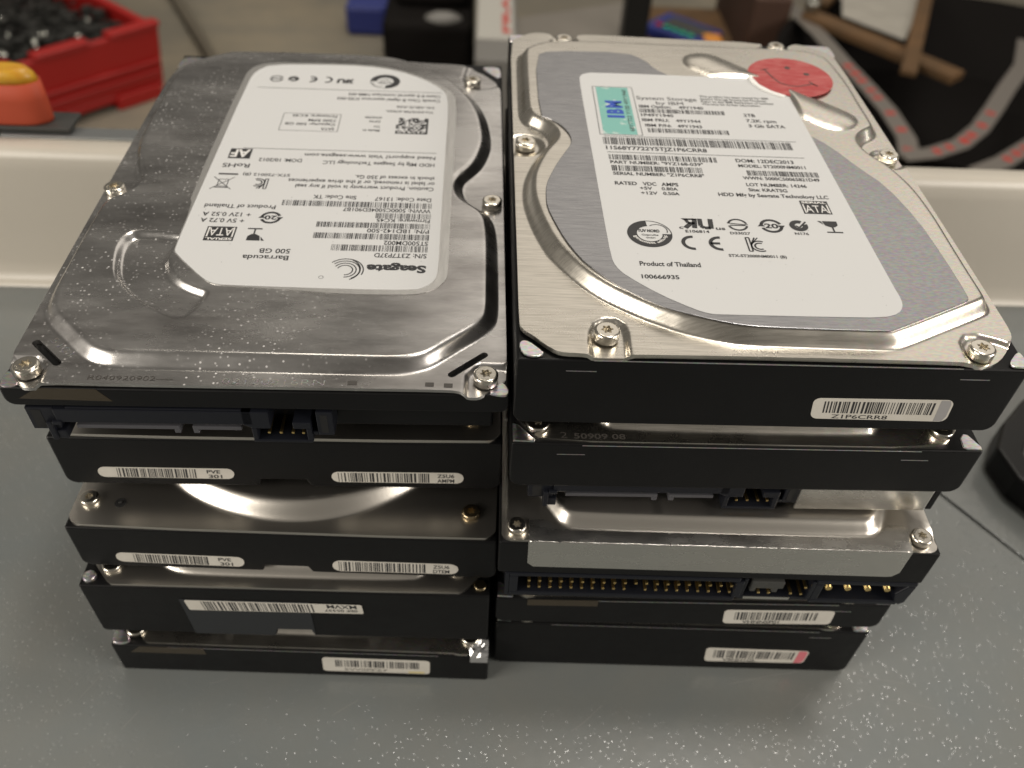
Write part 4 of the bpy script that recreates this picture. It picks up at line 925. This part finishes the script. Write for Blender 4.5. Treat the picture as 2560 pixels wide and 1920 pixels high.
# orange cup with yellow cap standing on the strip behind the rim
cup = thing('lidded_cup', 'small translucent orange cup with yellow cap standing on the rim', 'cup', (-186, 190.0, 60.2))
b = MB(); b.rings([[(13*r_*math.copysign(abs(math.cos(2*math.pi*i/40))**.6, math.cos(2*math.pi*i/40)), 5.6*r_*math.sin(2*math.pi*i/40), z) for i in range(40)] for r_, z in ((1.0, 0), (1, 1), (1, 9), (.98, 16))]); b.build('cup_body', M['orange'], cup)
b = MB(); b.rings([[(13*r_*math.copysign(abs(math.cos(2*math.pi*i/40))**.7, math.cos(2*math.pi*i/40)), 5.6*r_*math.sin(2*math.pi*i/40), z) for i in range(40)] for r_, z in ((.94, 16.0), (.86, 18.6), (.72, 20.6), (.60, 20.9))]); b.build('cap', M['yellow'], cup)
tag(MB().box(-215, -165, 183.5, 196.5, 58.05, 60.1).build('dark_strip', M['dark_grey'], bevel=.5), 'thin dark strip lying under the orange cup on the rim', 'strip')

# red crate on the floor, full of scrap
cr = thing('storage_crate', 'red plastic crate with notched rim, full of dark scrap', 'crate', (-716, 1372, -500), 0)
def crate_pt(s, t, z):        # s along the near wall 0..1, t depth 0..1
    nx0, ny0 = -152, -390; nx1, ny1 = 174, -68
    ax, ay = nx0+(nx1-nx0)*s, ny0+(ny1-ny0)*s
    dx, dy = -330, 290
    k_ = .95+.05*(z/120)
    cx_, cy_ = -150, -80
    x, y = ax+dx*t, ay+dy*t
    return (cx_+(x-cx_)*k_, cy_+(y-cy_)*k_, z)
b = MB(); Hc = 120
def wall(s0, s1, t0, t1, z0, z1):
    vs = [crate_pt(s, t, z) for z in (z0, z1) for t in (t0, t1) for s in (s0, s1)]
    b.add(vs, [(0, 2, 3, 1), (4, 5, 7, 6), (0, 1, 5, 4), (2, 6, 7, 3), (0, 4, 6, 2), (1, 3, 7, 5)])
wall(0, 1, 0, .03, 25, Hc); wall(0, 1, .97, 1, 25, Hc); wall(0, .03, .03, .97, 25, Hc); wall(.97, 1, .03, .97, 25, Hc); wall(.0, 1, 0, 1, 12, 25)
for z in (44, 62): wall(.02, .99, -.015, 0, z, z+5)
for s0 in (.0, .26, .52, .78): wall(s0+.03, s0+.22, -.015, .035, Hc, Hc+9)
for s0 in (.02, .42, .80): wall(s0, s0+.18, -.02, .03, 0, 24)
b.build('crate_shell', M['red_plastic'], cr, bevel=3)
b = MB(); wall(.03, .97, .03, .97, 26, 60); b.build('dark_fill', M['dark_inside'], cr)  # solid near-black block filling the lower crate
R = random.Random(4); b = MB()
for i in range(560):
    s, t = R.uniform(.06, .94), R.uniform(.05, .85); x, y, z = crate_pt(s, t, (95*(1-t*.5)*R.uniform(.7, 1.0)+30))
    d = [R.uniform(2.5, 10) for _ in range(3)]; b.box(x-d[0], x+d[0], y-d[1], y+d[1], z-d[2], z+d[2]*.6)
stuff(b.build('scrap_parts', mat('dark_scrap', (.018, .018, .016), .5), bevel=0), 'tangle of dark scrap electronic parts heaped in the red crate', 'scrap')
bpy.data.objects['scrap_parts'].location = cr.location
b = MB()
for i in range(46):
    s, t = R.uniform(.05, .9), R.uniform(.08, .6); x, y, z = crate_pt(s, t, 130*(1-t*.45)); b.cyl(x, y, z-12, z, R.uniform(2, 5), n=10)
o = stuff(b.build('scrap_fittings', M['glass_bit']), 'bright metal fittings scattered on the scrap in the red crate', 'scrap'); o.location = cr.location
x, y, z = crate_pt(.42, .3, 118); b = MB(); b.box(x-26, x+18, y-20, y+22, z-5, z+6); o = tag(b.build('circuit_board', M['green_pcb']), 'small green circuit board lying on the scrap in the red crate', 'circuit board'); o.location = cr.location
# cable on the floor
pts = []
for t in range(25):
    u = t/24; pts.append((-700+263*u+35*math.sin(u*3), 1810-544*u-52*math.sin(u*3.1), -490))
tag(MB().tube(pts, 11).build('floor_cable', M['hose']), 'thick grey-brown cable curving across the concrete floor', 'cable')
# black case in the middle, its grey smear and glints added as solid shapes
bc = thing('equipment_case', 'black equipment case with dull grey smear and added glint caps, behind the slim top drive', 'case', (-100, 1380, -500))
b = MB(); b.box(-82, 74, -40, 150, 0, 125); b.box(-60, 66, 20, 150, 125, 200); b.build('case_shell', M['black_matt'], bc, bevel=14, seg=4)
b = MB(); b.rings([[(22+34*r_*math.cos(2*math.pi*i/24), -20+16*r_*math.sin(2*math.pi*i/24), 115+h_) for i in range(24)] for r_, h_ in ((1, 0), (.9, 14), (.5, 20))]); b.build('smear_shape', M['grey_box'], bc)
for x, y in ((-58, 60), (34, 34)): MB().cyl(x, y, 195, 206, 10, 8, n=20).build('glint_cap', M['glass_bit'], bc, bevel=2)
bb = MB().box(-42, 40, -35, 60, 0, 60); tag(bb.build('blue_bin', M['blue_plastic'], bevel=10, loc=None), 'dark blue bin standing beside the black equipment case', 'bin'); bpy.data.objects['blue_bin'].location = (-.235, 1.60, -.5)
# grey cabinet with white red-lettered panel
gc = thing('metal_cabinet', 'grey metal cabinet with white panel carrying red upright lettering', 'cabinet', (15, 1100, -500))
MB().box(-36, 27, 0, 420, 0, 175).build('cabinet_shell', M['grey_box'], gc, bevel=2)
pn = MB().box(-34, 22, 66, 400, 175.5, 177).build('notice_panel', M['white_panel'], gc)
q = Ink(); vs, fs = text_mesh('FRAGILE', .03); x0 = min(v[0] for v in vs); x1 = max(v[0] for v in vs)
q.add([(16-(v[1]/.729)*11, 88+(v[0]-x0)/(x1-x0)*300) for v in vs], fs); q.build('printing', M['red_ink'], pn, lambda u, v: (u, v, 178))
# plank, post, blue device
b = MB(); b.add([(30, 1306, -400), (236, 1372, -400), (252, 1530, -400), (34, 1432, -400), (30, 1306, -430), (236, 1372, -430), (252, 1530, -430), (34, 1432, -430)], [(0, 1, 2, 3), (7, 6, 5, 4), (0, 4, 5, 1), (1, 5, 6, 2), (2, 6, 7, 3), (3, 7, 4, 0)])
bench = thing('low_bench', 'grey board of a low bench behind the back edge of the labelled drive', 'bench', (0, 0, 0)); b.build('seat_board', M['grey_plank'], bench, bevel=3)
for x, y in ((60, 1345), (215, 1395), (60, 1425), (215, 1490)): MB().box(x-12, x+12, y-12, y+12, -500, -430).build('leg', M['black_gloss'], bench)
tag(MB().box(226, 268, 1330, 1372, -500, -150).build('square_post', M['black_gloss'], bevel=3), 'upright square black post right of the grey low bench', 'post')
dv = thing('handheld_device', 'blue plastic device with dark screen and a row of coloured keys', 'device', (360, 1468, -418), -42)
MB().box(-62, 62, -42, 42, -22, 0).build('case', M['blue_plastic'], dv, bevel=5); MB().box(-38, 52, -14, 24, .3, 1.2).build('screen', M['dark_grey'], dv)
for i in range(5): MB().box(-44+i*17, -32+i*17, -32, -20, .3, 3).build('key', M['red_plastic' if i == 0 else 'green_led'], dv, bevel=1)
tag(MB().box(290, 470, 1340, 1620, -500, -441).build('cardboard_carton', M['card'], bevel=2), 'brown cardboard carton standing under the blue device', 'carton')
tag(MB().box(-16, 16, -40, 40, 0, 26).build('orange_block', mat('orange_tinted_plastic', (.55, .22, .04), .5), bevel=3), 'small orange block lying by the corner of the blue device', 'block'); bpy.data.objects['orange_block'].location = (.405, 1.40, -.441)
tag(MB().box(455, 520, 1380, 1640, -500, -330).build('brown_board', M['card_dark'], bevel=2), 'dark brown board leaning upright right of the carton', 'board')
# dark open bin at right with cardboard cross, white sheet and lettered tape
bn = thing('waste_bin', 'large black open bin with tape loops, behind the right corner', 'bin', (800, 1180, -500))
b = MB()
ring = lambda r_, z: [(r_*math.cos(2*math.pi*i/48), r_*.95*math.sin(2*math.pi*i/48), z) for i in range(48)]
b.rings([ring(300, 0), ring(335, 140), ring(345, 145), ring(335, 138), ring(296, 20)], True, True); b.build('bin_shell', M['black_matt'], bn)
def bar(b, a, c, w, z, h=14):
    (ax, ay), (cx_, cy_) = a, c; L = math.hypot(cx_-ax, cy_-ay); nx, ny = -(cy_-ay)/L*w/2, (cx_-ax)/L*w/2
    b.prism([(ax+nx, ay+ny), (cx_+nx, cy_+ny), (cx_-nx, cy_-ny), (ax-nx, ay-ny)], z, z+h)
b = MB(); bar(b, (545, 1372), (724, 1148), 36, -356); bar(b, (800, 1500), (636, 1132), 24, -341.8, 10); bar(b, (585, 1420), (640, 1500), 20, -356)
tag(b.build('cardboard_cross', M['card'], bevel=2), 'brown cardboard crosspiece lying across the black open bin', 'cardboard')
b = MB(); b.prism([(598, 1350), (676, 1262), (770, 1440), (700, 1560), (640, 1500)], -341.4, -340); tag(b.build('paper_sheet', mat('crumpled_pale_sheet', (.34, .32, .28), .4, bump=[((30, 30, 30), .01, 3)]), bevel=0), 'crumpled pale sheet stuck in the angle of the cardboard crosspiece', 'sheet')
MB().cyl(0, 0, -8, 8, 12, 12, n=24).build('round_knob', M['glass_bit'], bevel=3)
kn = bpy.data.objects['round_knob']; kn.location = (.548, 1.366, -.33); tag(kn, 'bright round knob on the end of the cardboard crosspiece', 'knob')
def strip(name, pts, w, z, label, glyphs):
    b = MB(); ribbon(b, pts, w, z, z+1.2); o_ = b.build(name, M['tape_clear']); tag(o_, label, 'tape', 'loops of red-lettered packing tape')
    q = Ink(); R = random.Random(len(pts))
    P = [Vector(p) for p in pts]
    seg = [(P[i], P[i+1]) for i in range(len(P)-1)]
    for (a, c) in seg[glyphs[0]:glyphs[1]]:
        n_ = max(1, int((c-a).length/24)); d = (c-a).normalized(); nn = Vector((-d.y, d.x))
        for i in range(n_):
            o2 = a+d*(i*24+5); w2, h2 = R.uniform(9, 15), w*.5
            if R.random() < .75: q.poly([tuple(o2-nn*h2/2), tuple(o2+d*w2-nn*h2/2), tuple(o2+d*w2+nn*h2/2), tuple(o2+nn*h2/2)])
    if q.v: q.build('printing', M['red_ink'], o_, lambda u, v: (u, v, z+1.6))
    return o_
strip('packing_tape', [(520, 1440), (548, 1300), (560, 1190), (572, 1110), (580, 1040), (580, 960), (566, 905)], 28, -352, 'straight strip of cloudy packing tape with red lettering along the labelled drive', (2, 6))
strip('packing_tape', [(556, 908), (600, 918), (650, 945), (695, 990), (740, 1050), (790, 1120), (850, 1200), (900, 1300)], 26, -350, 'curved loop of cloudy packing tape sweeping up to the right over the black bin', (0, 4))
strip('packing_tape', [(640, 868), (690, 898), (760, 955), (830, 1010)], 26, -348, 'short piece of red-lettered tape just above the cream rim at far right', (1, 3))
